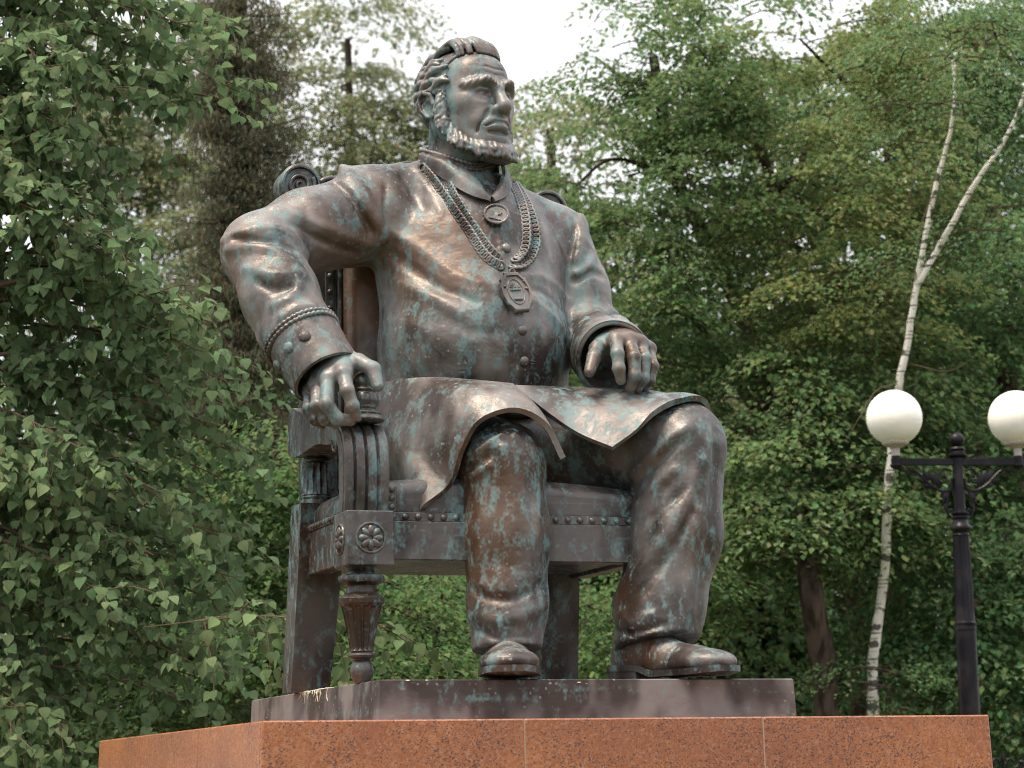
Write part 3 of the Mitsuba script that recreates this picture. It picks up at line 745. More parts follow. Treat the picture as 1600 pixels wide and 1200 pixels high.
def button(r, h=0.6):
    return lathe([(r * 1.02, -0.012), (r, 0.004), (r * 0.94, r * h * 0.45), (r * 0.75, r * h * 0.75), (r * 0.4, r * h * 0.96), (0.0005, r * h)], 24)
for at, n in CUFF_BUTTONS:
    at = np.array(at)
    q = at - CUFF_A
    s_ = q @ ax
    radial = q - ax * s_
    radial /= np.linalg.norm(radial)
    obj('button', set_on(button(0.026), CUFF_A + ax * s_ + radial * 0.152, radial), 'bronze_cloth', cf, smooth=True)
LCUFF_A, LCUFF_B = np.array([1.222, 0.68, 1.475]), np.array([1.205, 0.50, 1.402])
obj('cuff', cuff(LCUFF_A, LCUFF_B, 0.15, 0.166, 0.02), 'bronze_cloth', jacket, smooth=50)

# buttons down the front
for at, n in COAT_BUTTONS:
    b = obj('button', set_on(button(0.023, 0.75), at, n), 'bronze_hair', jacket, smooth=True)
    hole = cat_mesh([set_on(box(0.03, 0.062, y - 0.0022, y + 0.0022, -0.006, 0.004, 0.001), at, n) for y in (-0.005, 0.005)])
    obj('buttonhole', hole, 'bronze_hair', jacket)
obj('button', set_on(button(0.018, 0.75), (0.672, 0.818, 2.235), (0, -1, 0.1)), 'bronze_hair', jacket, smooth=True)

# chain of two rows of links, and the medals
chain = statue + '__neck_chain'
def chain_links(path):
    p = spline(path, 400)
    s = np.r_[0, np.cumsum(np.linalg.norm(np.diff(p, axis=0), axis=1))]
    n = int(s[-1] / 0.0225)
    out = []
    for k in range(n):
        at = (k + 0.5) / n * s[-1]
        i = min(int(np.searchsorted(s, at)), 398)
        out.append((p[i], (p[i + 1] - p[i]) / np.linalg.norm(p[i + 1] - p[i])))
    return out
link0 = trimesh.creation.torus(0.0172, 0.0066, 16, 8)
link0.vertices[:, 1] *= 1.05
link_ply = mikit.ply(link0, 'bronze_hair', smooth=True)
def grad_of(fn, p, e=0.01):
    p = np.array([p], np.float32)
    g = np.array([fn(p + V(*(np.eye(3)[k] * e)))[0] - fn(p - V(*(np.eye(3)[k] * e)))[0] for k in range(3)])
    return g / np.linalg.norm(g)
for path in CHAIN_PATHS:
    for k, (at, d) in enumerate(chain_links(path)):
        n = grad_of(jacket_base, at)
        R = frame(n, d)
        a = math.radians(38)
        x, y, z = R[:, 1], R[:, 0], R[:, 2]
        zz = z * math.cos(a) + y * math.sin(a)
        yy = np.cross(zz, x)
        xx = x * math.cos(0.5) + yy * math.sin(0.5)
        yy = np.cross(zz, xx)
        M = np.eye(4)
        M[:3, 0], M[:3, 1], M[:3, 2], M[:3, 3] = xx, yy, zz, at + n * 0.008
        obj('link', {**link_ply, 'to_world': T(M)}, None, chain)
tag(chain, 'heavy double row curb chain worn round the neck')

def plate(poly, d, z0=0.0):
    m = trimesh.creation.extrude_polygon(poly, d, engine='earcut')
    m.apply_translation([0, 0, z0])
    return m
def oval(a, b, n=40):
    t = np.linspace(0, 2 * np.pi, n, endpoint=False)
    return sg.Polygon(np.stack([a * np.cos(t), b * np.sin(t)], 1))
def oval_ring(a, b, r, z, n=48, sides=8):
    t = np.linspace(0, 2 * np.pi, n + 1)
    return tube(np.stack([a * np.cos(t), b * np.sin(t), 0 * t + z], 1), r, sides, cap=False)

at, n = MEDALS[0]
n = np.array(n) + np.array([0.1, -0.35, 0.05])
at = np.array(at) + n / np.linalg.norm(n) * 0.014
md = obj('medal', set_on(cat_mesh([plate(oval(0.052, 0.046), 0.014, -0.004), oval_ring(0.052, 0.046, 0.006, 0.01)]), at, n, turn=-12), 'bronze_hair', statue, smooth=40, label='small round medal with a bust in profile')
bust = cat_mesh([plate(sg.Polygon([(-0.03, -0.026), (0.026, -0.03), (0.018, -0.016), (0.006, -0.012), (0.01, -0.002), (0.02, -0.002), (0.018, 0.006), (0.024, 0.008), (0.018, 0.016), (0.014, 0.026), (0.0, 0.032), (-0.014, 0.028), (-0.018, 0.012), (-0.012, -0.004), (-0.012, -0.014)]), 0.007, 0.009)])
obj('relief', set_on(bust, at, n, turn=-12), 'bronze_hair', md)

at, n = MEDALS[1]
n = np.array(n) + np.array([-0.1, -0.35, 0.0])
at = np.array(at) + np.array(n) / np.linalg.norm(n) * 0.008
oc = sg.Polygon([(-0.03, 0.083), (0.03, 0.083), (0.056, 0.052), (0.066, 0.02), (0.066, -0.02), (0.054, -0.052), (0.03, -0.085), (-0.03, -0.085), (-0.054, -0.052), (-0.066, -0.02), (-0.066, 0.02), (-0.056, 0.052)])
rim = oc.buffer(0.004).difference(oc.buffer(-0.006))
bm = obj('medal', set_on(cat_mesh([plate(oc, 0.014, -0.004), plate(rim, 0.02, -0.002)]), at, n, turn=8), 'bronze_hair', statue, smooth=30, label='large framed medal with raised oval and bars')
rel = [oval_ring(0.038, 0.06, 0.0032, 0.011)]
rel += [tube([(-0.024, 0.008, 0.013), (0.024, 0.008, 0.013)], 0.005, 6), tube([(-0.02, -0.037, 0.012), (0.02, -0.037, 0.012)], 0.007, 6)]
for q in np.linspace(0.3, 2.8, 6):
    rel.append(tube([(0.006 * math.cos(q), 0.014 + 0.006 * math.sin(q), 0.011), (0.026 * math.cos(q), 0.016 + 0.026 * math.sin(q), 0.012)], 0.0032, 5))
obj('relief', set_on(cat_mesh(rel), at, n, turn=8), 'bronze_hair', bm, smooth=True)
for x, y in ((-0.052, 0.02), (0.052, 0.02)):
    obj('boss', set_on(trimesh.creation.icosphere(2, 0.0075), at + frame(n) @ np.array([x, y, 0.012]), n), 'bronze_hair', bm, smooth=True)
for y, k in ((0.086, 1), (-0.088, 7)):
    bars = [tube([(-0.034, y, 0.008), (0.034, y, 0.008)], 0.009, 10)]
    bars += [oval_ring(0, 0, 0, 0, 3)] * 0
    if k > 1:
        for x in np.linspace(-0.03, 0.03, k):
            bars.append(tube([(x - 0.002, y, 0.008), (x + 0.002, y, 0.008)], 0.0125, 10))
    obj('scroll_bar', set_on(cat_mesh(bars), at, n, turn=8), 'bronze_hair', bm, smooth=40)
for sx in (-1, 1):
    for y in (0.053, -0.053):
        obj('clasp', set_on(tube([(sx * 0.05, y - 0.008, 0.01), (sx * 0.062, y + 0.008, 0.01)], 0.008, 8), at, n, turn=8), 'bronze_hair', bm, smooth=40)
top = at + frame(n) @ np.array([0.0, 0.1, 0.006])
obj('hanger_ring', set_on(trimesh.creation.torus(0.013, 0.004, 16, 8), top, n), 'bronze_hair', bm, smooth=True)

# hands: wrist, palm and five separate fingers closed round what they rest on
def hand_sdf(H, fr):
    w, fore = np.array(H['wrist'][0]), np.array(H['fore'][0])
    fingers = ['index', 'middle', 'ring', 'little']
    kn = [np.array(H[f][0]) for f in fingers]
    inward = np.array([H[f][2] for f in fingers]).mean(0) - np.mean(kn, 0)
    def fn(p):
        d = None
        for k, q in enumerate(kn):
            e = cone(p, w + (q - np.mean(kn, 0)) * 0.45, q, 0.056, fr * 1.35)
            d = e if d is None else smin(d, e, 0.04)
        pal = (w + np.mean(kn, 0)) / 2 + inward * 0.22
        d = smin(d, cone(p, w + inward * 0.1, pal, 0.05, 0.052), 0.05)
        d = smin(d, cone(p, w, H['thumb'][0], 0.055, 0.045), 0.04)
        d = smin(d, cone(p, fore, w, 0.08, 0.07), 0.05)
        th = bone(p, H['thumb'], [0.042, 0.033, fr * 1.08, fr * 0.86], 0.012)
        d = smin(d, th, 0.02)
        for k, f in enumerate(fingers):
            r = fr * (1.0, 1.04, 0.97, 0.84)[k]
            d = smin(d, ball(p, H[f][0], r * 1.12), 0.015)
            fi = bone(p, H[f], [r * 1.05, r * 0.98, r * 0.9, r * 0.78], 0.006)
            for j in (1, 2):
                fi = smin(fi, ball(p, H[f][j], r * 1.02), 0.008)
            d = smin(d, fi, 0.010)
        for k in range(4):                                         # tendons on the back of the hand
            d = fold(d, p, [w * 0.4 + kn[k] * 0.6 - inward * 0.2, kn[k] - inward * 0.12], 0.014, 0.006)
        return d
    return fn
def hand_box(H):
    a = np.vstack([np.array(v) for v in H.values()])
    return a.min(0) - 0.14, a.max(0) + 0.14
for H in (RIGHT_HAND, LEFT_HAND):
    lo_, hi_ = hand_box(H)
    hk = obj('hand', skin(sculpt(hand_sdf(H, 0.0285), lo_, hi_, 0.0055), 'bronze_skin', 0.6), None, statue,
             label='hand resting on the chair knob' if H is RIGHT_HAND else 'half closed hand on the thigh')
    for f in ('thumb', 'index', 'middle', 'ring', 'little'):
        q = [np.array(v) for v in H[f]]
        d = (q[3] - q[2]) / np.linalg.norm(q[3] - q[2])
        cen = np.mean([np.array(H[g][1]) for g in ('index', 'middle', 'ring', 'little')], 0)
        palm = (np.array(H['wrist'][0]) * 0.5 + np.mean([np.array(H[g][2]) for g in ('index', 'middle', 'ring', 'little')], 0) * 0.5)
        out = np.cross(np.cross(d, q[1] - q[2] + 1e-3), d) * -1
        out = (q[2] - palm) if f != 'thumb' else np.array([-0.5, -1, 0.2])
        out = out - d * (out @ d)
        out /= np.linalg.norm(out)
        nail = trimesh.creation.icosphere(2, 1.0)
        nail.vertices *= np.array([0.0135, 0.018, 0.005])
        obj('nail', set_on(nail, q[3] - d * 0.002 + out * 0.0195, out, d), 'bronze_skin', hk, smooth=True)

# shoes
def shoe_sdf(p):
    d = ell(p, (0, -0.215, 0.068), (0.12, 0.16, 0.058))
    d = smin(d, bone(p, [(0, -0.17, 0.065), (0, -0.03, 0.085), (0, 0.09, 0.15)], [0.074, 0.085, 0.085], 0.03), 0.04)
    d = smin(d, ell(p, (0, 0.15, 0.11), (0.095, 0.115, 0.115)), 0.05)
    d = smax(d, p[:, 2] - 0.24, 0.01)
    for y in (-0.125, -0.095):
        d = fold(d, p, [(-0.1, y + 0.02, 0.08), (-0.05, y, 0.125), (0.05, y - 0.01, 0.125), (0.1, y, 0.08)], 0.009, -0.007)
    d = fold(d, p, [(-0.1, 0.02, 0.06), (-0.095, -0.01, 0.12), (-0.05, -0.04, 0.2)], 0.008, 0.006)
    d = smax(d, 0.035 - p[:, 2], 0.006)
    return d
def sole_outline(g):
    pts = spline([(0, -0.385), (0.085, -0.345), (0.124, -0.22), (0.108, -0.08), (0.083, 0.05), (0.098, 0.19), (0.055, 0.262), (0, 0.272),
                  (-0.055, 0.262), (-0.098, 0.19), (-0.083, 0.05), (-0.108, -0.08), (-0.124, -0.22), (-0.085, -0.345), (0, -0.385)], 70)[:-1]
    return sg.Polygon(pts).buffer(g)
def shoe(at, yaw):
    a = math.radians(yaw)
    M = np.eye(4)
    M[:2, :2] = [[math.cos(a), -math.sin(a)], [math.sin(a), math.cos(a)]]
    M[:3, 3] = at
    up = sculpt(shoe_sdf, (-0.16, -0.42, 0.0), (0.16, 0.3, 0.26), 0.008).apply_transform(M)
    s = obj('shoe', up, 'bronze_cloth', statue, smooth=True)
    sole = trimesh.creation.extrude_polygon(sole_outline(0.0), 0.026, engine='earcut').subdivide_to_size(0.04)
    sole.apply_translation([0, 0, 0.015])
    sole.vertices[:, 2] += 0.03 * np.clip((sole.vertices[:, 1] - 0.0) / 0.08, 0, 1) + 0.01 * np.clip((-sole.vertices[:, 1] - 0.24) / 0.12, 0, 1)
    obj('sole', sole.apply_transform(M), 'bronze_chair', s, smooth=35)
    heel = trimesh.creation.extrude_polygon(sole_outline(-0.004).intersection(sg.box(-1, 0.08, 1, 1)), 0.046, engine='earcut')
    obj('heel', heel.apply_transform(M), 'bronze_chair', s)
shoe((0.605, 0.235, 0.0), -18)
shoe((1.28, 0.225, 0.0), 25)
# ---------------------------------------------------------------- the bronze armchair
chair = thing('bronze_armchair', 'heavy bronze armchair with fluted legs and scrolled back under the seated figure', 'armchair')
CXM, CXF = 0.61, 0.702                                            # middle of the back and of the (wider) front
def both(build):
    """Left and right pieces of the chair."""
    for s in (1, -1):
        build(s)
def mx(m, s, c=CXM):
    if s < 0:
        m = m.copy()
        m.vertices[:, 0] = 2 * c - m.vertices[:, 0]
        m.invert()
    return m
def moved(m, x, y, z):
    m.apply_translation([x, y, z])
    return m
LEG = [(0.0, 0.0), (0.028, 0.0), (0.044, 0.03), (0.049, 0.058), (0.044, 0.085), (0.032, 0.105), (0.034, 0.11), (0.052, 0.115), (0.056, 0.125), (0.052, 0.135), (0.042, 0.138),
       (0.046, 0.145), (0.058, 0.22), (0.071, 0.3), (0.083, 0.352), (0.085, 0.358), (0.091, 0.362), (0.093, 0.385), (0.089, 0.39), (0.07, 0.405), (0.06, 0.425), (0.063, 0.445), (0.075, 0.455),
       (0.092, 0.46), (0.095, 0.472), (0.092, 0.49), (0.078, 0.496), (0.056, 0.5), (0.05, 0.52), (0.056, 0.535), (0.0, 0.535)]
LEG = [(r, z * 0.872) for r, z in LEG]
def leg(s):
    pr = []
    for a, b in zip(LEG[:-1], LEG[1:]):
        n = 8 if 0.125 < a[1] < 0.31 else 1
        for k in range(n):
            pr.append((a[0] + (b[0] - a[0]) * k / n, a[1] + (b[1] - a[1]) * k / n))
    pr.append(LEG[-1])
    m = moved(lathe(pr, 112, 14, 0.011, (0.132, 0.305)), 0.014, 0.32, 0)
    return obj('front_leg', mx(m, s, CXF), 'bronze_chair', chair, smooth=40)
both(leg)
def rosette(name, parent, c, n, r):
    pet = []
    for k in range(8):
        a = k * math.pi / 4
        e = trimesh.creation.icosphere(2, 1.0)
        e.vertices *= np.array([r * 0.27, r * 0.42, 0.014])
        e.vertices[:, 1] += r * 0.52
        R = np.array([[math.cos(a), -math.sin(a), 0], [math.sin(a), math.cos(a), 0], [0, 0, 1]])
        e.vertices = e.vertices @ R.T
        pet.append(e)
    ctr = trimesh.creation.icosphere(2, r * 0.16)
    ctr.vertices[:, 2] += 0.008
    t = np.linspace(0, 2 * np.pi, 41)
    rim = tube(np.stack([r * 1.06 * np.cos(t), r * 1.06 * np.sin(t), 0 * t], 1), 0.006, 8, cap=False)
    rk = obj(name, set_on(cat_mesh(pet + [rim]), c, n), 'bronze_chair', parent, smooth=40)
def block(s):
    m = mx(box(-0.072, 0.125, 0.222, 0.425, 0.464, 0.684, 0.004), s, CXF)
    k = obj('corner_block', m, 'bronze_chair', chair)
    x0, x1 = (-0.072, 0.125) if s > 0 else (2 * CXF - 0.125, 2 * CXF + 0.072)
    rosette('rosette', k, ((x0 + x1) / 2, 0.221, 0.574), (0, -1, 0), 0.056)
    rosette('rosette', k, (x0 - 0.001 if s > 0 else x1 + 0.001, 0.322, 0.574), (-s, 0, 0), 0.056)
both(block)
def arch(s):
    path = np.array([(0.318, 0.684), (0.305, 0.76), (0.3, 0.86), (0.312, 0.95), (0.35, 1.015), (0.42, 1.05), (0.52, 1.06)])
    p = spline(path, 40)
    t = np.gradient(p, axis=0)
    t /= np.linalg.norm(t, axis=1, keepdims=True)
    nrm = np.stack([-t[:, 1], t[:, 0]], 1)                         # outward (front, then up)
    sec = []                                                       # cross-section: x across, o outward
    for x in np.linspace(-0.066, 0.13, 53):
        u = (x + 0.066) / 0.196
        k = u * 4 % 1.0
        o = 0.012 * min(1, 6 * min(k, 1 - k)) if 0.02 < u < 0.98 else 0.0
        sec.append((x, o))
    sec += [(0.13, -0.055), (-0.066, -0.055)]
    sec = np.array(sec)
    v = np.array([[(x, p[i, 0] + nrm[i, 0] * o, p[i, 1] + nrm[i, 1] * o) for x, o in sec] for i in range(len(p))])
    n, k = v.shape[:2]
    i, j = np.meshgrid(np.arange(n - 1), np.arange(k), indexing='ij')
    q = np.stack([i * k + j, i * k + (j + 1) % k, (i + 1) * k + (j + 1) % k, (i + 1) * k + j], -1).reshape(-1, 4)
    m = trimesh.Trimesh(v.reshape(-1, 3), np.vstack([q[:, [0, 1, 2]], q[:, [0, 2, 3]]]), process=False)
    m.fix_normals()
    return obj('arm_front', mx(m, s), 'bronze_chair', chair, smooth=25)
arch(1)
def arm(s):
    m_ = CXM if s > 0 else CXM + 0.04
    side = [(0.40, 1.035), (0.40, 0.99), (0.6, 1.0), (0.78, 1.025), (1.24, 1.035), (1.24, 1.235), (1.1, 1.22), (0.85, 1.13), (0.6, 1.082), (0.45, 1.072)]
    if s < 0:                                                     # the sitter's left thigh covers where this arm would run forward
        side = [(0.78, 1.06), (0.8, 1.03), (1.24, 1.035), (1.24, 1.235), (1.1, 1.22), (0.85, 1.13)]
    m = trimesh.creation.extrude_polygon(sg.Polygon(spline(side + side[:1], 70)), 0.16, engine='earcut')
    v = m.vertices.copy()
    m.vertices = np.stack([v[:, 2] - 0.052, v[:, 0], v[:, 1]], 1)
    m.fix_normals()
    a = obj('arm_rest', mx(m, s), 'bronze_chair', chair, smooth=30)
    vol = None if s < 0 else mx(tube([(-0.056, 0.46 + 0.05 * (1 - k / 30) * math.cos(k * 0.42), 0.985 + 0.05 * (1 - k / 30) * math.sin(k * 0.42)) for k in range(26)], 0.008, 8), s)
    if s > 0:
        obj('volute', vol, 'bronze_chair', a, smooth=True)
    col = [(0.0, 0.0), (0.072, 0.0), (0.072, 0.018), (0.064, 0.022), (0.068, 0.032), (0.06, 0.04)] + [(0.064 - 0.011 * k / 8, 0.042 + 0.14 * k / 8) for k in range(9)] + [(0.05, 0.185), (0.059, 0.19), (0.059, 0.2), (0.052, 0.206), (0.06, 0.226), (0.0, 0.226)]
    obj('arm_post', mx(moved(lathe(col, 96, 12, 0.01, (0.05, 0.178)), 0.045, 1.14, 0.81), s), 'bronze_chair', chair, smooth=40)
    if s < 0:
        return
    kn = [(0.0, 0.0), (0.082, 0.0), (0.082, 0.018), (0.07, 0.024), (0.072, 0.036), (0.05, 0.046), (0.056, 0.06), (0.066, 0.085), (0.06, 0.11), (0.044, 0.122), (0.048, 0.128), (0.048, 0.136), (0.034, 0.142), (0.04, 0.16), (0.038, 0.178), (0.026, 0.195), (0.012, 0.203), (0.0, 0.205)]
    k = obj('arm_knob', mx(moved(lathe(spline(kn, 70), 48, 10, 0.006, (0.06, 0.115)), 0.042, 0.375, 1.066), s), 'bronze_chair', chair, smooth=True)
both(arm)
def rear_leg(s):
    pts = []
    for z, x0, x1, y0, y1 in ((0.0, -0.056, 0.116, 1.2, 1.36), (0.5, -0.045, 0.15, 1.12, 1.3), (0.81, -0.045, 0.12, 1.06, 1.24)):
        pts += [(x, y, z) for x in (x0, x1) for y in (y0, y1)]
    lo_ = trimesh.convex.convex_hull(np.array(pts[:8]))
    up_ = trimesh.convex.convex_hull(np.array(pts[4:]) + np.array([0, 0, 0.0]))
    k = obj('rear_leg', mx(cat_mesh([lo_, up_]), s), 'bronze_chair', chair)
both(rear_leg)
obj('seat_rail', box(0.125, 2 * CXF - 0.125, 0.318, 0.40, 0.497, 0.655, 0.004), 'bronze_chair', chair)
def side_rail(s):
    obj('seat_rail', mx(box(0.0, 0.08, 0.426, 1.12, 0.50, 0.685, 0.004), s, CXM + 0.04), 'bronze_chair', chair)
both(side_rail)
obj('seat_underside', box(0.08, 2 * CXM + 0.0, 0.40, 1.2, 0.515, 0.56, 0.004), 'bronze_chair', chair)
pc = []
for x in (0.085, 2 * CXM - 0.085):
    for y in (0.42, 1.12):
        for z, r in ((0.70, 0.07), (0.745, 0.07)):
            sp = trimesh.creation.icosphere(3, r)
            x = x + (0.06 if x > 1 and y < 0.5 and z < 0.75 else 0)
            pc.append(sp.vertices + np.array([x, y, z]))
cush = trimesh.convex.convex_hull(np.vstack(pc)).subdivide_to_size(0.05)
bulge = np.clip(1 - ((cush.vertices[:, 0] - CXM) / 0.62) ** 2, 0, 1)
cush.vertices[:, 2] += 0.035 * bulge * (cush.vertices[:, 2] > 0.75)
cush_k = obj('seat_cushion', cush, 'bronze_chair', chair, smooth=50)
obj('nail_strip', box(0.126, 2 * CXF - 0.126, 0.328, 0.36, 0.655, 0.692, 0.003), 'bronze_chair', chair)
obj('nail_strip', box(0.128, 0.172, 0.338, 0.37, 0.692, 0.80, 0.003), 'bronze_chair', chair)
nail_ply = mikit.ply(button(0.0135, 0.8), 'bronze_chair', smooth=True)
def nail(at, n):
    M = np.eye(4)
    M[:3, :3] = frame(n, (0, 0, 1) if abs(n[2]) < 0.9 else (0, 1, 0))
    M[:3, 3] = at
    obj('nail', {**nail_ply, 'to_world': T(M)}, None, chair)
for k in range(20):
    nail((0.15 + k * 0.0545, 0.328, 0.673), (0, -1, 0))
for z in (0.715, 0.75, 0.785):
    nail((0.15, 0.338, z), (0, -1, 0.1))
def side_nails(s):
    obj('nail_strip', mx(box(-0.006, 0.02, 0.426, 1.1, 0.684, 0.716, 0.003), s), 'bronze_chair', chair)
    for k in range(15):
        nail((-0.006 if s > 0 else 2 * CXM + 0.006, 0.45 + k * 0.045, 0.70), (-s, 0, 0))
both(side_nails)

# the back: frame with nailed strips, padded panel, scrolled top rail
def stile(s):
    obj('back_stile', mx(box(0.03, 0.205, 1.30, 1.40, 0.8, 2.24, 0.008), s), 'bronze_chair', chair)
    obj('nail_strip', mx(box(0.128, 0.17, 1.288, 1.31, 0.9, 2.2, 0.003), s), 'bronze_chair', chair)
    obj('back_bead', mx(tube([(0.196, 1.295, 0.9), (0.196, 1.295, 2.2)], 0.014, 10), s), 'bronze_chair', chair, smooth=40)
    for k in range(15):
        x = 0.149
        nail((x if s > 0 else 2 * CXM - x, 1.288, 1.05 + k * 0.075), (0, -1, 0))
both(stile)
pc = []
for x in (0.27, 2 * CXM - 0.27):
    for z in (0.95, 2.15):
        pc.append(trimesh.creation.icosphere(3, 0.06).vertices * np.array([1, 0.9, 1]) + np.array([x, 1.29, z]))
bp = trimesh.convex.convex_hull(np.vstack(pc)).subdivide_to_size(0.06)
bp.vertices[:, 1] -= 0.05 * (bp.vertices[:, 1] < 1.29) * np.clip(1 - ((bp.vertices[:, 0] - CXM) / 0.4) ** 2, 0, 1)
obj('back_cushion', bp, 'bronze_back', chair, smooth=50)
obj('back_board', box(0.206, 2 * CXM - 0.206, 1.33, 1.385, 0.85, 2.24, 0.004), 'bronze_chair', chair)
rail = [(0.10, 2.24), (0.10, 2.315), (0.14, 2.335), (0.25, 2.345), (0.36, 2.375), (0.48, 2.425), (CXM, 2.435)]
rail += [(2 * CXM - x, z) for x, z in rail[::-1][1:]]
m = trimesh.creation.extrude_polygon(sg.Polygon(rail), 0.13, engine='earcut')
v = m.vertices.copy()
m.vertices = np.stack([v[:, 0], 1.41 - v[:, 2], v[:, 1]], 1)
m.fix_normals()
top_rail = obj('top_rail', m, 'bronze_chair', chair, smooth=20)
lip = [(x, 1.27, z - 0.012) for x, z in rail[1:-1]]
obj('rail_moulding', tube(spline(lip, 60), 0.014, 8), 'bronze_chair', top_rail, smooth=True)
def scroll(s):
    c = np.array([0.012, 2.288])
    R = 0.098
    prof = [(0.0, 0.0), (R - 0.012, 0.0), (R - 0.006, 0.004), (R, 0.012), (R, 0.148), (R - 0.01, 0.155), (R - 0.018, 0.155), (R - 0.022, 0.14), (0.0, 0.14)]
    d = lathe(prof, 56)
    v = d.vertices.copy()
    d.vertices = np.stack([v[:, 0] + c[0], 1.42 - v[:, 2], v[:, 1] + c[1]], 1)
    d.fix_normals()
    dz = 0.0 if s > 0 else -0.04
    d.apply_translation([0, 0, dz])
    k_ = obj('scroll', mx(d, s), 'bronze_chair', top_rail, smooth=35)
    sp = []
    for q in np.linspace(0, 2 * np.pi * 1.9, 60):
        r = 0.066 * (1 - q / (2 * np.pi * 1.9) * 0.85)
        sp.append((c[0] + r * math.cos(-q + 0.6), 1.274, c[1] + dz + r * math.sin(-q + 0.6)))
    obj('spiral', mx(tube(sp, np.linspace(0.011, 0.008, 60), 8), s), 'bronze_chair', k_, smooth=True)
both(scroll)
# ---------------------------------------------------------------- bronze base slab and granite pedestal
GZ = -0.171
slab = thing('bronze_slab', 'low dark bronze slab between the granite pedestal and the chair', 'base')
sl = trimesh.convex.convex_hull(np.array([(x * 1.0, y, z) for z, e in ((0.0, 0.0), (-0.004, -0.004), (GZ + 0.002, -0.012)) for x in ((0.004 if z == 0 else 0) + e, 1.762 - (0.004 if z == 0 else 0) - e) for y in ((0.004 if z == 0 else 0) + e * 0.3, 2.17 - (0.004 if z == 0 else 0))]))
obj('plate', sl, 'bronze_slab_skin', slab)
g = np.random.default_rng(5)
dr_ = []
for k in range(15):                                               # bird droppings run down the side of the slab
    y = 0.74 + 0.52 * g.random()
    L_ = 0.012 + 0.06 * g.random() ** 2
    pts = [(-0.003, y, -0.002), (-0.006, y + 0.01 * g.normal(), -L_ * 0.5), (-0.008, y + 0.012 * g.normal(), -L_)]
    dr_.append(tube(spline(pts, 8), np.linspace(0.0022, 0.0014, 8) * (0.6 + 0.9 * g.random()), 6))
for k in range(16):
    b = trimesh.creation.icosphere(1, 1.0)
    b.vertices = b.vertices * np.array([0.014, 0.022, 0.003]) * (0.5 + g.random()) + np.array([0.012, 0.76 + 0.5 * g.random(), 0.0])
    dr_.append(b)
for k in range(8):
    b = trimesh.creation.icosphere(1, 1.0)
    b.vertices = b.vertices * np.array([0.012, 0.003, 0.003]) * (0.5 + g.random()) + np.array([0.1 + 1.5 * g.random(), 0.002, -0.004 - 0.02 * g.random()])
    dr_.append(b)
obj('droppings', cat_mesh(dr_), 'white_lime', slab, kind='stuff', label='pale bird droppings streaked down the slab edge')

ped = thing('granite_pedestal', 'polished red granite pedestal faced with large speckled panels', 'pedestal')
X0, X1, Y0, Y1 = -0.617, 2.305, -0.625, 2.80
TAPER = 0.028                                                     # metres per metre of drop
def panel_front(xa, xb, za, zb):
    """A facing slab of the front between heights za > zb, leaning with the taper."""
    pts = []
    for z in (za, zb):
        o = (GZ - z) * TAPER
        for x, edge in ((xa, xa == X0), (xb, xb == X1)):
            xx = x - o if xa == X0 and x == xa else x + o if xb == X1 and x == xb else x
            pts += [(xx, Y0 - o, z), (xx, Y0 - o + 0.03, z)]
    return chamfered(np.array(pts), 0.005)
def panel_side(ya, yb, za, zb, sx):
    pts = []
    for z in (za, zb):
        o = (GZ - z) * TAPER
        for y in (ya, yb):
            yy = y - o if y == Y0 + 0.031 else y
            x = X0 - o if sx < 0 else X1 + o
            pts += [(x, yy, z), (x - sx * 0.03, yy, z)]
    return chamfered(np.array(pts), 0.005)
def chamfered(p, c):
    m = p.mean(0)
    out = []
    for q in p:
        s = np.sign(m - q)
        for a in range(3):
            o = s * c
            o[a] = 0
            out.append(q + o)
    return trimesh.convex.convex_hull(np.array(out))
rows = [GZ, -0.80, -1.42, GROUND - 0.02]
J = 0.002
for za, zb in zip(rows[:-1], rows[1:]):
    for xa, xb in ((X0, 0.364), (0.364, 1.327), (1.327, X1)):
        obj('granite_panel', panel_front(xa + (J if xa != X0 else 0), xb - (J if xb != X1 else 0), za, zb + 2 * J), 'granite', ped)
    for sx in (-1, 1):
        for ya, yb in ((Y0 + 0.031, 0.467), (0.467, 1.672), (1.672, Y1)):
            obj('granite_panel', panel_side(ya + (J if ya != Y0 + 0.031 else 0), yb - (J if yb != Y1 else 0), za, zb + 2 * J, sx), 'granite', ped)
core = []
for z in (GZ - 0.004, GROUND - 0.02):
    o = (GZ - z) * TAPER
    core += [(x, y, z) for x in (X0 - o + 0.004, X1 + o - 0.004) for y in (Y0 - o + 0.004, Y1)]
obj('mortar_core', trimesh.convex.convex_hull(np.array(core)), 'mortar', ped, label='pale mortar in the joints between the panels')
obj('top_slab', box(X0 + 0.04, X1 - 0.04, Y0 + 0.04, Y1 - 0.04, GZ - 0.03, GZ, 0.003), 'granite', ped)
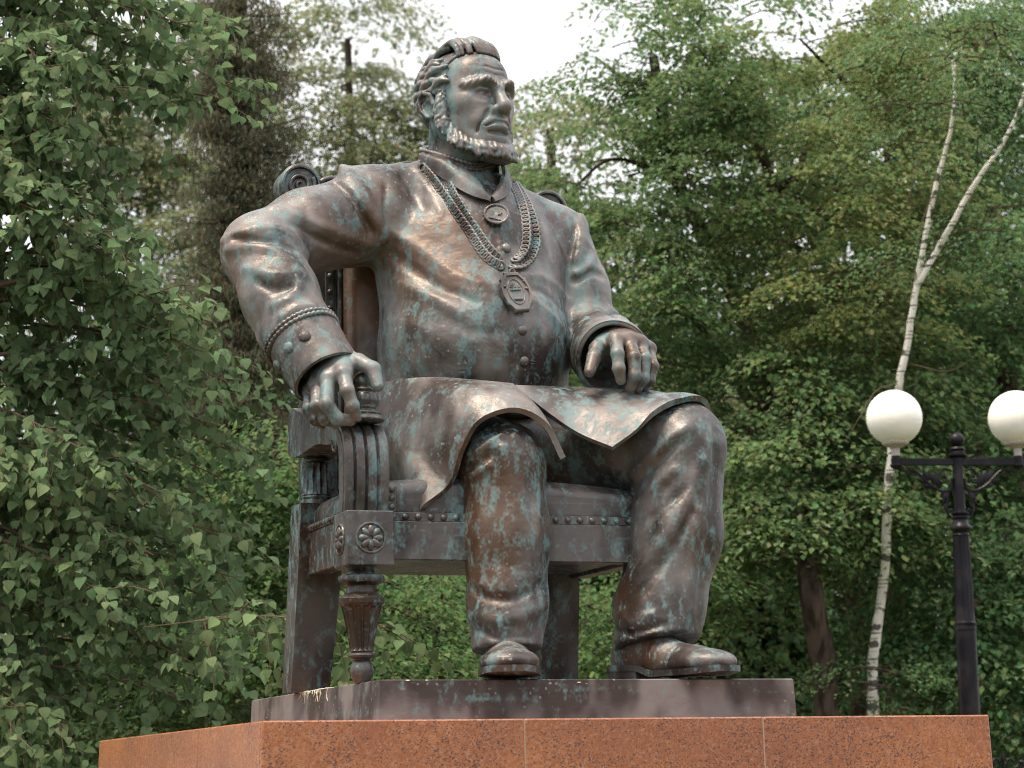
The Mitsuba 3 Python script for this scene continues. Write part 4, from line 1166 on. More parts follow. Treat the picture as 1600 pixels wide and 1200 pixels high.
# ---------------------------------------------------------------- lamp post with two globes, iron railing
LAMP = np.array([7.29, 8.035])
lamp = thing('lamp_post', 'black cast iron lamp post with two white globes on a cross arm', 'lamp post')
def at_lamp(m):
    return moved(m, LAMP[0], LAMP[1], 0)
low = [(0.0, GROUND), (0.17, GROUND), (0.17, GROUND + 0.25), (0.14, GROUND + 0.3), (0.15, GROUND + 0.36), (0.105, GROUND + 0.42), (0.09, GROUND + 0.8), (0.088, GROUND + 0.86), (0.1, GROUND + 0.88), (0.1, GROUND + 0.92), (0.087, GROUND + 0.94), (0.085, GROUND + 0.98), (0.083, 0.73), (0.083, 0.735), (0.09, 0.74), (0.09, 0.765), (0.083, 0.77), (0.088, 0.785), (0.088, 0.80), (0.08, 0.807), (0.079, 0.815), (0.068, 1.50), (0.067, 1.505)]
pr = []
for a, b in zip(low[:-1], low[1:]):
    n = max(1, int((b[1] - a[1]) / 0.08))
    for k in range(n):
        pr.append((a[0] + (b[0] - a[0]) * k / n, a[1] + (b[1] - a[1]) * k / n))
obj('shaft', at_lamp(lathe(pr + [low[-1]], 72, 12, 0.008, (0.83, 1.49))), 'iron', lamp, smooth=30)
col = [(0.0, 1.50), (0.066, 1.50), (0.072, 1.515), (0.064, 1.53), (0.074, 1.55), (0.09, 1.565), (0.09, 1.58), (0.07, 1.60), (0.06, 1.625), (0.06, 1.64), (0.074, 1.655), (0.074, 1.668), (0.058, 1.675), (0.074, 1.69), (0.074, 1.70), (0.048, 1.712), (0.045, 1.74), (0.043, 2.150), (0.06, 2.155), (0.078, 2.170), (0.078, 2.183), (0.06, 2.193), (0.055, 2.207), (0.066, 2.215), (0.068, 2.227), (0.058, 2.240), (0.03, 2.250)]
obj('column', at_lamp(lathe(col, 36)), 'iron', lamp, smooth=30)
fin = trimesh.creation.icosphere(3, 0.064)
obj('finial', at_lamp(moved(fin, 0, 0, 2.30)), 'iron', lamp, smooth=True)
AD = np.array([math.cos(math.radians(-12)), math.sin(math.radians(-12))])
def arm_pt(s, z):
    return np.array([LAMP[0] + AD[0] * s, LAMP[1] + AD[1] * s, z])
bar = box(-0.56, 0.56, -0.018, 0.018, 2.09, 2.15, 0.004)
a_ = math.atan2(AD[1], AD[0])
R2 = np.array([[math.cos(a_), -math.sin(a_), 0], [math.sin(a_), math.cos(a_), 0], [0, 0, 1]])
bar.vertices = bar.vertices @ R2.T
obj('cross_arm', at_lamp(bar), 'iron', lamp)
for s in (-0.52, 0.52):
    p = arm_pt(s, 0)
    cup = [(0.0, 2.055), (0.02, 2.058), (0.045, 2.075), (0.052, 2.09), (0.05, 2.1), (0.036, 2.105), (0.036, 2.17), (0.0, 2.17)]
    obj('lamp_cup', moved(lathe(cup, 28), p[0], p[1], 0), 'iron', lamp, smooth=30)
    neck = [(0.0, 2.165), (0.032, 2.168), (0.034, 2.23), (0.075, 2.25), (0.105, 2.262), (0.112, 2.275), (0.1, 2.285), (0.0, 2.285)]
    nk = obj('lamp_neck', moved(lathe(neck, 36), p[0], p[1], 0), 'pale_metal', lamp, smooth=30)
    gl = trimesh.creation.uv_sphere(0.229, count=[40, 64])
    obj('globe', moved(gl, p[0], p[1], 2.485), 'opal', lamp, smooth=True)
def blade(a, b, w, z=0.0):
    """A small cast leaf in the plane of the bracket."""
    a, b = np.array(a, float), np.array(b, float)
    t = np.linspace(0, 1, 9)[:, None]
    p = a * (1 - t) + b * t
    return p, np.maximum(w * np.sin(np.pi * np.clip(t[:, 0], 0.06, 0.97)) ** 0.8, 0.003)
def bracket(s):
    cur = [([(0.055, 2.045), (0.12, 2.06), (0.17, 2.0), (0.155, 1.955), (0.12, 1.955), (0.105, 1.985), (0.125, 2.005), (0.14, 1.99)], 0.012),
           ([(0.055, 1.985), (0.07, 1.9), (0.14, 1.88), (0.24, 1.93), (0.31, 2.0), (0.38, 2.055), (0.44, 2.045), (0.475, 2.055)], 0.013),
           ([(0.08, 1.93), (0.095, 1.82), (0.115, 1.74), (0.09, 1.665), (0.06, 1.67), (0.055, 1.71), (0.075, 1.725), (0.085, 1.71)], 0.011),
           ([(0.38, 2.05), (0.365, 2.01), (0.345, 2.02), (0.35, 2.04)], 0.008),
           ([(0.44, 2.045), (0.45, 2.015), (0.47, 2.02)], 0.008), ([(0.043, 1.91), (0.075, 1.91)], 0.006)]
    ms = []
    for c, r in cur:
        p = spline(c, 36)
        ms.append(tube([arm_pt(s * x, z) for x, z in p], r, 8))
    for a, b, w_ in (((0.16, 1.9), (0.2, 2.03), 0.028), ((0.2, 1.93), (0.25, 2.05), 0.028), ((0.25, 1.96), (0.3, 2.06), 0.024), ((0.2, 1.91), (0.3, 1.93), 0.018), ((0.26, 1.95), (0.35, 1.98), 0.016),
                    ((0.1, 1.88), (0.13, 1.78), 0.03), ((0.1, 1.84), (0.145, 1.77), 0.02), ((0.11, 1.79), (0.12, 1.71), 0.018), ((0.12, 1.9), (0.15, 1.83), 0.02)):
        p, r = blade(a, b, w_)
        m = tube([arm_pt(s * x, z) for x, z in p], r, 8)
        c = m.vertices.mean(0)
        nd = np.array([-AD[1], AD[0], 0])
        m.vertices -= np.outer((m.vertices - c) @ nd, nd) * 0.6
        ms.append(m)
    return obj('scroll_bracket', cat_mesh(ms), 'iron', lamp, smooth=40)
bracket(-1)
bracket(1)

rl = thing('iron_railing', 'low black wrought iron railing with scrolls and spear tops behind the pedestal', 'railing')
RY = 6.25
rail_x = np.arange(5.6, 9.2, 0.30)
for z in (-1.75, -0.62):
    obj('rail', box(5.5, 9.3, RY - 0.014, RY + 0.014, z, z + 0.03, 0.003), 'iron', rl)
for k, x in enumerate(rail_x):
    obj('spear', cat_mesh([tube([(x, RY, GROUND), (x, RY, -0.36), (x, RY, -0.33)], [0.011, 0.011, 0.014], 6), tube([(x, RY, -0.33), (x, RY, -0.305), (x, RY, -0.25)], [0.008, 0.018, 0.002], 8)]), 'iron', rl, smooth=40)
    for s in (-1, 1):
        q = np.linspace(0, 4.6, 26)
        p = [(x + s * (0.062 - 0.03 * math.cos(t) * (1 - t / 9)), RY, -0.335 + 0.034 * math.sin(t) * (1 - t / 9)) for t in q]
        p = [(x + s * 0.02, RY, -0.56), (x + s * 0.022, RY, -0.45)] + p
        obj('scroll', tube(p, 0.0075, 6), 'iron', rl, smooth=True)
    xm = x + 0.15
    t = np.linspace(0.2, math.pi - 0.2, 12)
    ball_ = moved(trimesh.creation.icosphere(2, 0.02), xm, RY, -0.335)
    obj('arch', cat_mesh([tube([(xm + 0.07 * math.cos(a), RY, -0.43 + 0.08 * math.sin(a)) for a in t], 0.009, 6), ball_]), 'iron', rl, smooth=True)
# ---------------------------------------------------------------- the park trees: trunks, limbs and leafy masses (world coordinates, metres)
TREES = [
    dict(name='linden_tree', label="dark limbed linden with a trunk leaning left, behind the statue's left shoulder", cat='tree', group='trees of the park behind the statue', bark='bark', r=(0.125, 0.05), leaf=0.062, per=170, tint=0,
         trunk=[(7.14, 10.27, -2.08), (7.14, 10.27, 0.14), (6.94, 10.13, 1.36), (7.33, 11.47, 2.71), (7.59, 12.63, 4.14), (7.23, 12.62, 4.92), (6.89, 12.62, 5.57), (6.74, 12.57, 6.15), (6.58, 12.50, 6.87)],
         limbs=[([(7.23, 12.62, 4.92), (7.37, 12.32, 5.06), (7.61, 11.97, 5.39), (7.46, 11.85, 5.75), (7.29, 11.84, 6.13)], 0.09, 0.03), ([(7.61, 11.97, 5.39), (7.80, 11.76, 5.55), (7.98, 11.72, 6.02)], 0.05, 0.02), ([(6.89, 12.62, 5.57), (6.45, 12.43, 5.69), (6.01, 12.37, 5.71), (5.72, 12.52, 5.46)], 0.035, 0.012), ([(7.95, 12.72, 2.90), (7.26, 12.49, 3.76), (6.73, 12.36, 4.31)], 0.07, 0.02), ([(6.74, 12.57, 6.15), (6.27, 12.45, 6.55), (5.96, 12.51, 6.82)], 0.04, 0.012)],
         crown=[((6.38, 12.62, 6.61), 0.851887, 0.982947, 1.1, 34), ((6.62, 11.47, 6.56), 0.879192, 0.941991, 1.2, 40), ((6.15, 12.93, 5.32), 0.786358, 0.917417, 1, 30), ((6.37, 11.35, 4.65), 0.921513, 0.921513, 1, 44), ((6.01, 11.66, 3.69), 0.73721, 0.860079, 0.9, 32), ((7.61, 12.32, 5.81), 0.720828, 1.11401, 1, 26)]),
    dict(name='linden_tree', label='tall yellowish green linden between the leaning linden and the birch', cat='tree', group='trees of the park behind the statue', bark='bark', r=(0.13, 0.05), leaf=0.062, per=170, tint=1,
         trunk=[(9.93, 14.10, -2.08), (9.93, 14.10, 0.27), (9.80, 13.64, 3.09), (9.74, 13.44, 4.32), (9.68, 13.24, 5.63), (9.61, 13.08, 6.66), (9.54, 12.93, 7.62)],
         limbs=[([(9.74, 13.44, 4.32), (8.83, 12.67, 4.48), (8.16, 12.35, 4.58)], 0.05, 0.015), ([(9.68, 13.24, 5.63), (8.77, 12.59, 5.62), (7.99, 12.22, 5.61)], 0.05, 0.015), ([(9.61, 13.08, 6.66), (8.61, 12.33, 6.79), (8.00, 11.97, 7.03)], 0.04, 0.012)],
         crown=[((8.03, 11.50, 6.56), 0.962469, 1.0908, 1.2, 48), ((7.74, 11.33, 5.05), 0.941991, 0.941991, 1.2, 46), ((7.74, 11.02, 3.78), 1.04438, 0.798645, 1, 46), ((9.34, 12.51, 7.33), 0.887383, 1.09216, 1.2, 30), ((8.87, 11.97, 5.28), 0.786358, 1.11401, 1, 30)]),
    dict(name='linden_tree', label="low spreading linden right of the statue's knee with dark hollows underneath", cat='tree', group='trees of the park behind the statue', bark='bark', r=(0.12, 0.06), leaf=0.07, per=160, tint=0,
         trunk=[(9.33, 13.79, -2.08), (9.33, 13.79, 0.20), (8.99, 13.22, 1.65), (8.49, 12.60, 2.51)],
         limbs=[([(8.49, 12.60, 2.51), (7.43, 11.46, 2.59), (6.81, 11.01, 2.69)], 0.05, 0.015), ([(8.49, 12.60, 2.51), (7.86, 11.48, 2.79), (7.94, 11.06, 3.17)], 0.05, 0.015)],
         crown=[((6.92, 10.94, 2.87), 0.780897, 0.60069, 0.9, 36), ((7.17, 10.43, 2.21), 0.880557, 0.528334, 0.9, 40), ((6.69, 10.67, 1.81), 0.528334, 0.410927, 0.7, 20), ((8.12, 11.02, 3.05), 0.73721, 0.798645, 0.9, 26), ((7.99, 10.78, 1.67), 0.540621, 0.480552, 0.8, 18), ((6.97, 11.87, 3.58), 0.565195, 0.690793, 0.8, 20), ((6.83, 11.31, 0.98), 0.330379, 0.360414, 0.5, 8), ((6.94, 12.25, 1.54), 0.376796, 0.565195, 0.6, 12)]),
    dict(name='linden_tree', label='dense linden behind the lamp post at the right edge', cat='tree', group='trees of the park behind the statue', bark='bark', r=(0.18, 0.1), leaf=0.075, per=150, tint=2,
         trunk=[(10.67, 12.77, -2.08), (10.67, 12.77, 0.22), (10.58, 12.55, 1.61), (10.47, 12.36, 2.93), (10.35, 12.17, 4.25)],
         limbs=[([(10.47, 12.36, 2.93), (9.91, 12.15, 3.42), (9.49, 12.02, 3.78)], 0.06, 0.02)],
         crown=[((9.49, 12.02, 3.78), 0.786358, 0.982947, 1, 36), ((10.01, 11.67, 4.67), 0.786358, 0.982947, 1, 36), ((8.92, 11.40, 2.37), 0.690793, 0.753593, 0.9, 34), ((9.76, 11.45, 2.78), 0.702807, 0.83059, 0.9, 34), ((8.82, 11.09, 1.28), 0.73721, 0.614342, 0.8, 36), ((9.45, 10.83, 1.45), 0.368605, 0.675776, 0.8, 16), ((8.77, 10.70, 0.53), 0.780897, 0.480552, 0.8, 34), ((9.49, 10.39, 0.81), 0.360414, 0.901035, 0.8, 24), ((9.19, 10.10, 0.03), 0.410927, 0.352223, 0.6, 14)]),
    dict(name='linden_tree', label='round topped linden filling the upper right corner behind the birch', cat='tree', group='trees of the park behind the statue', bark='bark', r=(0.16, 0.06), leaf=0.066, per=160, tint=2,
         trunk=[(12.09, 16.02, -2.08), (12.09, 16.02, 0.32), (11.93, 15.52, 3.41), (11.81, 15.16, 5.67), (11.64, 14.82, 7.94)],
         limbs=[],
         crown=[((10.81, 13.56, 7.56), 0.940626, 1.08534, 1.2, 44), ((11.40, 13.52, 6.63), 0.86827, 1.23005, 1.2, 40), ((10.44, 13.86, 6.64), 0.795914, 1.15769, 1, 32), ((11.75, 13.69, 7.99), 0.884652, 0.958373, 1.2, 24), ((10.76, 13.94, 5.57), 0.86827, 0.795914, 1, 24)]),
    dict(name='birch_tree', label='slender white birch with two leaning stems left of the lamp post', cat='tree', group=None, bark='birch_bark', r=(0.054, 0.012), leaf=0.042, per=120, tint=3,
         trunk=[(7.53, 10.12, -2.08), (7.53, 10.12, 0.22), (7.52, 10.03, 0.72), (7.58, 9.90, 1.35), (7.58, 9.83, 1.74), (7.59, 9.74, 2.25), (7.63, 9.59, 2.98), (7.70, 9.49, 3.43), (7.75, 9.39, 3.88), (7.81, 9.29, 4.34), (7.88, 9.18, 4.79), (7.97, 9.07, 5.21), (8.01, 9.00, 5.57), (7.98, 8.95, 5.89)],
         limbs=[([(7.75, 9.38, 3.91), (7.90, 9.28, 4.19), (7.99, 9.09, 4.45), (8.10, 9.02, 4.67), (8.24, 8.92, 4.91), (8.35, 8.85, 5.08), (8.46, 8.77, 5.31), (8.54, 8.71, 5.54), (8.63, 8.60, 5.93), (8.72, 8.47, 6.49)], 0.03, 0.011), ([(7.87, 9.20, 4.73), (7.62, 9.02, 4.38), (7.54, 8.98, 4.16), (7.48, 9.03, 4.03)], 0.006, 0.002), ([(7.85, 9.22, 4.62), (7.46, 8.95, 4.53), (7.36, 9.01, 4.39)], 0.004, 0.002), ([(7.64, 9.58, 3.04), (7.31, 9.39, 2.94), (7.09, 9.30, 2.69), (6.97, 9.38, 2.47)], 0.006, 0.002), ([(7.91, 9.14, 4.95), (7.65, 9.02, 4.96), (7.53, 8.99, 4.72), (7.53, 9.05, 4.44)], 0.004, 0.002), ([(7.74, 9.51, 3.21), (7.94, 9.24, 3.11), (8.15, 9.15, 3.22)], 0.005, 0.002)],
         crown=[((7.42, 8.79, 5.47), 0.506218, 0.562464, 0.6, 12), ((7.72, 8.48, 5.98), 0.447787, 0.391814, 0.5, 12), ((8.09, 8.36, 5.92), 0.391814, 0.391814, 0.5, 8), ((8.05, 8.75, 5.68), 0.511132, 0.624717, 0.6, 9), ((8.20, 8.90, 4.51), 0.45434, 0.511132, 0.5, 5), ((7.32, 9.07, 4.14), 0.281232, 0.449971, 0.4, 3), ((7.37, 9.72, 0.37), 0.337479, 0.281232, 0.4, 8)]),
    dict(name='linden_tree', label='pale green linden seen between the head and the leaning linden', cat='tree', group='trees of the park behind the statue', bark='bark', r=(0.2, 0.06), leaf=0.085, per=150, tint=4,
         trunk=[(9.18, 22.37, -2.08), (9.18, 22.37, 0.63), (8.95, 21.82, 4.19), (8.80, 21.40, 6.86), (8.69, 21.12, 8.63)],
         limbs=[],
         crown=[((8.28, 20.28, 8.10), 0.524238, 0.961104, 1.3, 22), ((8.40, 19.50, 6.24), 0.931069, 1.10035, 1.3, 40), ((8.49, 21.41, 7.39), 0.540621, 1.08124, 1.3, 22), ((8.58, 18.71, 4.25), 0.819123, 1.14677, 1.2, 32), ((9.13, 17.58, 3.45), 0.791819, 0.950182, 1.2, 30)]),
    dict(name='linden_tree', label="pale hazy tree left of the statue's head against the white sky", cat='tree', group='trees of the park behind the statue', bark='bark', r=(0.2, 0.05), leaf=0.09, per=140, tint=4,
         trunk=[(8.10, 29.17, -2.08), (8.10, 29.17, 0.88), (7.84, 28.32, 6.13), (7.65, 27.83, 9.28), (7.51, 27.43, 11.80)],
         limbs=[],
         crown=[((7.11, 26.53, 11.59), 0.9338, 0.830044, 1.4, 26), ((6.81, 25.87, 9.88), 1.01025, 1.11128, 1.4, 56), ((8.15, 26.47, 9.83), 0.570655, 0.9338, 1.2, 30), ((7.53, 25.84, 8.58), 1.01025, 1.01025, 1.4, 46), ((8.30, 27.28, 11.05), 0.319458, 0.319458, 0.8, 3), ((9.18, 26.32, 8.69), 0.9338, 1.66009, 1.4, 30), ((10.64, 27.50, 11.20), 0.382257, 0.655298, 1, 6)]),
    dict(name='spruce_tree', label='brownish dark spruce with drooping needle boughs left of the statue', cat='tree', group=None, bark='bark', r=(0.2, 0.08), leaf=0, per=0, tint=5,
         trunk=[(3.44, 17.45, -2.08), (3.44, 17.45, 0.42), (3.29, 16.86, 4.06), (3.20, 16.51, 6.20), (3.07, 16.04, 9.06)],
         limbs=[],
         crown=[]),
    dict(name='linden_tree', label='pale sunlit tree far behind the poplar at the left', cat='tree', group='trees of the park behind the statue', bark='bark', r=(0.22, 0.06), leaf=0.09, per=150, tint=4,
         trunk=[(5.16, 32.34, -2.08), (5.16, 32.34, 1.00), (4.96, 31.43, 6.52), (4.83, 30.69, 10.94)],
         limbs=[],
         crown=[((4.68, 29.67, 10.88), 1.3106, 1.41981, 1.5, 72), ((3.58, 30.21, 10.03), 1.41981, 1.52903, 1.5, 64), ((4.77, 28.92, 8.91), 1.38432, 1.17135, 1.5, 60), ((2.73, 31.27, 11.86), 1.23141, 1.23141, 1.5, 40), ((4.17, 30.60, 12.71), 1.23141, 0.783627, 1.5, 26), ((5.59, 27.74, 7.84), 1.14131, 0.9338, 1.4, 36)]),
    dict(name='maple_bush', label='bright leafy bush behind the chair back and the left arm rest', cat='bush', group=None, bark='bark', r=(0.06, 0.03), leaf=0.056, per=150, tint=6,
         trunk=[(1.64, 8.47, -2.08), (1.64, 8.47, 0.10), (1.61, 8.38, 0.66), (1.57, 8.26, 1.37)],
         limbs=[],
         crown=[((1.50, 7.67, 1.82), 0.371336, 0.324919, 0.6, 22), ((1.22, 8.34, 1.61), 0.525604, 0.525604, 0.8, 30), ((1.65, 7.72, 1.27), 0.324919, 0.417753, 0.6, 16), ((0.92, 8.03, 0.96), 0.60342, 0.510586, 0.8, 36), ((1.34, 7.41, 0.56), 0.495569, 0.405466, 0.7, 30), ((1.98, 8.04, 1.79), 0.286693, 0.430039, 0.6, 14)]),
    dict(name='maple_bush', label='dark leafy bush at the lower left behind the pedestal corner', cat='bush', group=None, bark='bark', r=(0.05, 0.03), leaf=0.056, per=150, tint=7,
         trunk=[(0.18, 9.58, -2.08), (0.18, 9.58, -0.22), (0.18, 9.52, 0.14), (0.18, 9.45, 0.53), (0.20, 9.37, 0.91)],
         limbs=[],
         crown=[((0.10, 8.96, 0.41), 0.716732, 0.525604, 0.9, 44), ((0.73, 8.23, 0.23), 0.510586, 0.324919, 0.8, 26), ((-0.18, 9.45, 1.21), 0.540621, 0.540621, 0.9, 26), ((-0.62, 8.73, 0.08), 0.464169, 0.510586, 0.8, 20), ((0.58, 9.25, 0.81), 0.540621, 0.491474, 0.8, 26)]),
    dict(name='maple_bush', label='green bush seen under the seat between the chair leg and the right trouser leg', cat='bush', group=None, bark='bark', r=(0.05, 0.03), leaf=0.05, per=150, tint=6,
         trunk=[(2.48, 7.63, -2.08), (2.48, 7.63, 0.11), (2.48, 7.54, 0.62)],
         limbs=[],
         crown=[((1.87, 6.66, 0.73), 0.349492, 0.393179, 0.6, 20), ((2.35, 7.00, 0.90), 0.360414, 0.27031, 0.6, 16), ((2.38, 6.52, 0.51), 0.393179, 0.262119, 0.6, 20), ((1.83, 6.20, 0.36), 0.338571, 0.169285, 0.5, 12)]),
    dict(name='maple_bush', label='green bush seen between the rear chair leg and the left trouser leg', cat='bush', group=None, bark='bark', r=(0.05, 0.03), leaf=0.055, per=150, tint=6,
         trunk=[(4.87, 10.00, -2.08), (4.87, 10.00, 0.17), (4.84, 9.88, 0.87)],
         limbs=[],
         crown=[((4.41, 8.94, 0.96), 0.363144, 0.311267, 0.6, 14), ((4.48, 8.98, 0.61), 0.415022, 0.259389, 0.6, 16), ((5.23, 9.65, 1.40), 0.327649, 0.436865, 0.6, 8), ((4.51, 9.92, 1.31), 0.327649, 0.327649, 0.6, 10)]),
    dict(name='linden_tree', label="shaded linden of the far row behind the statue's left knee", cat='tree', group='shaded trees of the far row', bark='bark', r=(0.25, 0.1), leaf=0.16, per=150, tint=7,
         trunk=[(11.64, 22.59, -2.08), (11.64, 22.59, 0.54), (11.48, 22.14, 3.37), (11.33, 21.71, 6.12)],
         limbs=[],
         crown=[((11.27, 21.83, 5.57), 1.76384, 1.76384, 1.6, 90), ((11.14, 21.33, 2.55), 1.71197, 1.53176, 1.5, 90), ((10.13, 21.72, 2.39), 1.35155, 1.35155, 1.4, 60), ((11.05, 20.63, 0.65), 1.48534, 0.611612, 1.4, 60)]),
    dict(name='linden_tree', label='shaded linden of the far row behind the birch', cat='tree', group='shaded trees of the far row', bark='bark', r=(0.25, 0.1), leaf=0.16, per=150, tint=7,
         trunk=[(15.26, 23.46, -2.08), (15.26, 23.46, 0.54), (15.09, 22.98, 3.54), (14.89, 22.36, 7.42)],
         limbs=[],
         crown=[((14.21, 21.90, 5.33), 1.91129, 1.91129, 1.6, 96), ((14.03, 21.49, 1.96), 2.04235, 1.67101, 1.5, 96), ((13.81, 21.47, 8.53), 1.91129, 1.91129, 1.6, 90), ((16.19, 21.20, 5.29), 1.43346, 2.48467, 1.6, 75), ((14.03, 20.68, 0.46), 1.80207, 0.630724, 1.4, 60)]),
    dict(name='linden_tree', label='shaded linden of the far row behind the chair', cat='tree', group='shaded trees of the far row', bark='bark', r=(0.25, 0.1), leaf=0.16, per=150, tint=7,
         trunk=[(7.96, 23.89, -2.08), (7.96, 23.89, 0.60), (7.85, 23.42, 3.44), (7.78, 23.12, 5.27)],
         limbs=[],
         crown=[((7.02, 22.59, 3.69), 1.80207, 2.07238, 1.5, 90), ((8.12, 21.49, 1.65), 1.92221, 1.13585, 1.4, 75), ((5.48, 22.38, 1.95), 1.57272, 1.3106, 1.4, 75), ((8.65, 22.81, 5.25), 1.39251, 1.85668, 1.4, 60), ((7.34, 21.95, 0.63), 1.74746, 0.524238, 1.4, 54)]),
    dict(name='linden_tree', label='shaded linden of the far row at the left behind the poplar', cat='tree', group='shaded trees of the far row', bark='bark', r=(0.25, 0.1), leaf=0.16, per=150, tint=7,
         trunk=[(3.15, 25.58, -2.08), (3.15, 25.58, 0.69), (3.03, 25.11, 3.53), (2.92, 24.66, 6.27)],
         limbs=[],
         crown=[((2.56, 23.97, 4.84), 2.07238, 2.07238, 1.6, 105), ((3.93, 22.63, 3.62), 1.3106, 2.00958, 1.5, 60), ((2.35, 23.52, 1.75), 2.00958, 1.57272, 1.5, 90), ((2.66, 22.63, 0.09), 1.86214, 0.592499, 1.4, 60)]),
]
scene['ground_mat'] = {'type': 'diffuse', 'reflectance': mikit.proc(lambda p, n, uv: mix((0.06, 0.07, 0.03), (0.13, 0.12, 0.07), smoothstep(0.35, 0.7, fbm(p.x * 0.7, p.y * 0.7, 0.0, 4))))}
obj('ground', trimesh.Trimesh([(-400, -400, GROUND), (400, -400, GROUND), (400, 400, GROUND), (-400, 400, GROUND)], [(0, 1, 2), (0, 2, 3)], process=False), 'ground_mat', kind='structure', label='grassy park ground under the trees')
def bark_col(p, n, uv):
    return mix((0.035, 0.026, 0.022), (0.10, 0.075, 0.062), smoothstep(0.3, 0.7, fbm(p.x * 22, p.y * 22, p.z * 4, 3)))
scene['bark'] = {'type': 'twosided', 'b': {'type': 'diffuse', 'reflectance': mikit.proc(bark_col)}}
def birch_col(p, n, uv):
    h = p.z * 9 + 0.35 * noise(p.x * 30, p.y * 30, p.z * 3)
    band = smoothstep(0.62, 0.67, noise(p.x * 14, p.y * 14, h * 1.6)) * smoothstep(0.35, 0.5, noise(p.x * 9 + 3, p.y * 9, p.z * 1.2))
    lent = smoothstep(0.68, 0.73, noise(p.x * 10, p.y * 10 + 9, p.z * 62))
    w = mix((0.60, 0.57, 0.51), (0.78, 0.76, 0.72), noise(p.x * 7, p.y * 7, p.z * 3))
    return mix(w, (0.045, 0.04, 0.038), dr.maximum(band * 0.9, lent * 0.85))
scene['birch_bark'] = {'type': 'twosided', 'b': {'type': 'diffuse', 'reflectance': mikit.proc(birch_col)}}
scene['twig_bark'] = {'type': 'twosided', 'b': {'type': 'diffuse', 'reflectance': {'type': 'rgb', 'value': [0.13, 0.095, 0.07]}}}
for nm, rough, dtr in (('leaf_matte', 0.5, 1.05), ('leaf_glossy', 0.30, 0.8)):
    scene[nm] = {'type': 'principledthin', 'base_color': {'type': 'mesh_attribute', 'name': 'vertex_color'}, 'roughness': rough, 'diff_trans': dtr, 'eta': 1.5, 'spec_trans': 0.0}
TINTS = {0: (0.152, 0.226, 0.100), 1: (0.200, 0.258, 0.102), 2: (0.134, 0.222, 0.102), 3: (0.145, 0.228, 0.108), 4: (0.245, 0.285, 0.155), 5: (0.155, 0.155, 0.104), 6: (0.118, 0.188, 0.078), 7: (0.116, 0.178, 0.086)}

def unit(v):
    return v / (np.linalg.norm(v, axis=-1, keepdims=True) + 1e-12)

LEAF2 = (np.array([(0, 0, 0), (0.42, -0.34, 0.07), (1, 0, -0.04), (0.42, 0.34, 0.07), (0.5, 0, -0.02)], float), np.array([(0, 1, 4), (1, 2, 4), (2, 3, 4), (3, 0, 4)]))
def leaves(P, X, N, S, tint, g, shape=LEAF2, spread=0.25, hue=0.12):
    """One mesh of many leaves: positions, tip directions, face normals, lengths."""
    X = unit(X)
    N = unit(N - X * (N * X).sum(1, keepdims=True))
    Y = np.cross(N, X)
    v0, f0 = shape
    n, k = len(P), len(v0)
    v = P[:, None] + S[:, None, None] * (v0[None, :, :1] * X[:, None] + v0[None, :, 1:2] * Y[:, None] + v0[None, :, 2:] * N[:, None])
    f = f0[None] + (np.arange(n) * k)[:, None, None]
    c = np.array(tint)[None] * (1 + spread * g.normal(size=(n, 1))) * (1 + hue * g.normal(size=(n, 3)) * np.array([1.2, 0.5, 0.8]))
    c = np.clip(c, 0.012, 0.3)
    return trimesh.Trimesh(v.reshape(-1, 3), f.reshape(-1, 3), process=False), np.repeat(c, k, 0)

_yawR, _yawF = np.array([math.cos(YAW), -math.sin(YAW), 0]), np.array([math.sin(YAW), math.cos(YAW), 0])
def crown_points(blobs, per, leaf, g):
    P, X, N = [], [], []
    tw = []
    for c, rx, rz, ry, nb in blobs:
        c = np.array(c)
        for _ in range(int(nb * 0.72 + 0.5)):
            d = unit(g.normal(size=3))
            q = g.random() ** 0.4
            u = d * q
            cen = c + _yawR * u[0] * rx + _yawF * u[1] * ry + np.array([0, 0, 1.0]) * u[2] * rz
            out = d * np.array([1, 1, 0.0]) + 0.35 * g.normal(size=3) * np.array([1, 1, 0])
            out = unit(_yawR * out[0] + _yawF * out[1])
            side = np.array([-out[1], out[0], 0])
            R = (0.40 + 0.34 * g.random()) * (1 + 3.0 * max(leaf - 0.062, 0) / 0.062 * 0.5)
            n = int(per * 1.45 * (0.6 + 0.7 * g.random()))
            # the spray: leaves along drooping side twigs of one bough
            nt = 7
            ti = g.integers(0, nt, n)
            ta = (np.arange(nt) / (nt - 1) - 0.5) * 2.4
            along = g.random(n) ** 0.8
            dirx = np.cos(ta[ti])[:, None] * out + np.sin(ta[ti])[:, None] * side
            start = out[None] * (R * 0.5 * (1 - np.abs(ta[ti]) / 1.3))[:, None] * 0.6
            droop = 0.4 + 0.4 * g.random()
            pos = cen + start + dirx * (along * R)[:, None] + np.array([0, 0, 1.0]) * (0.12 * R - droop * R * along ** 2)[:, None]
            pos = pos + g.normal(size=(n, 3)) * np.array([0.05, 0.05, 0.035])
            P.append(pos)
            X.append(dirx + np.array([0, 0, -0.55]) + 0.5 * g.normal(size=(n, 3)))
            N.append(np.array([0, 0, 1.15]) + 0.4 * dirx + 0.36 * g.normal(size=(n, 3)))
            tw.append((cen - out * R * 0.5 - np.array([0, 0, 0.05]), cen, cen + out * R * 0.7 + np.array([0, 0, -droop * R * 0.4])))
    return np.vstack(P), np.vstack(X), np.vstack(N), tw

def bark_tube(pts, r0, r1, g, sides=12):
    n = max(10, len(pts) * 6)
    p = spline(pts, n)
    p = p + g.normal(size=p.shape) * r0 * 0.05
    r = np.linspace(r0, r1, n) * (1 + 0.05 * g.normal(size=n))
    return tube(p, r, sides)

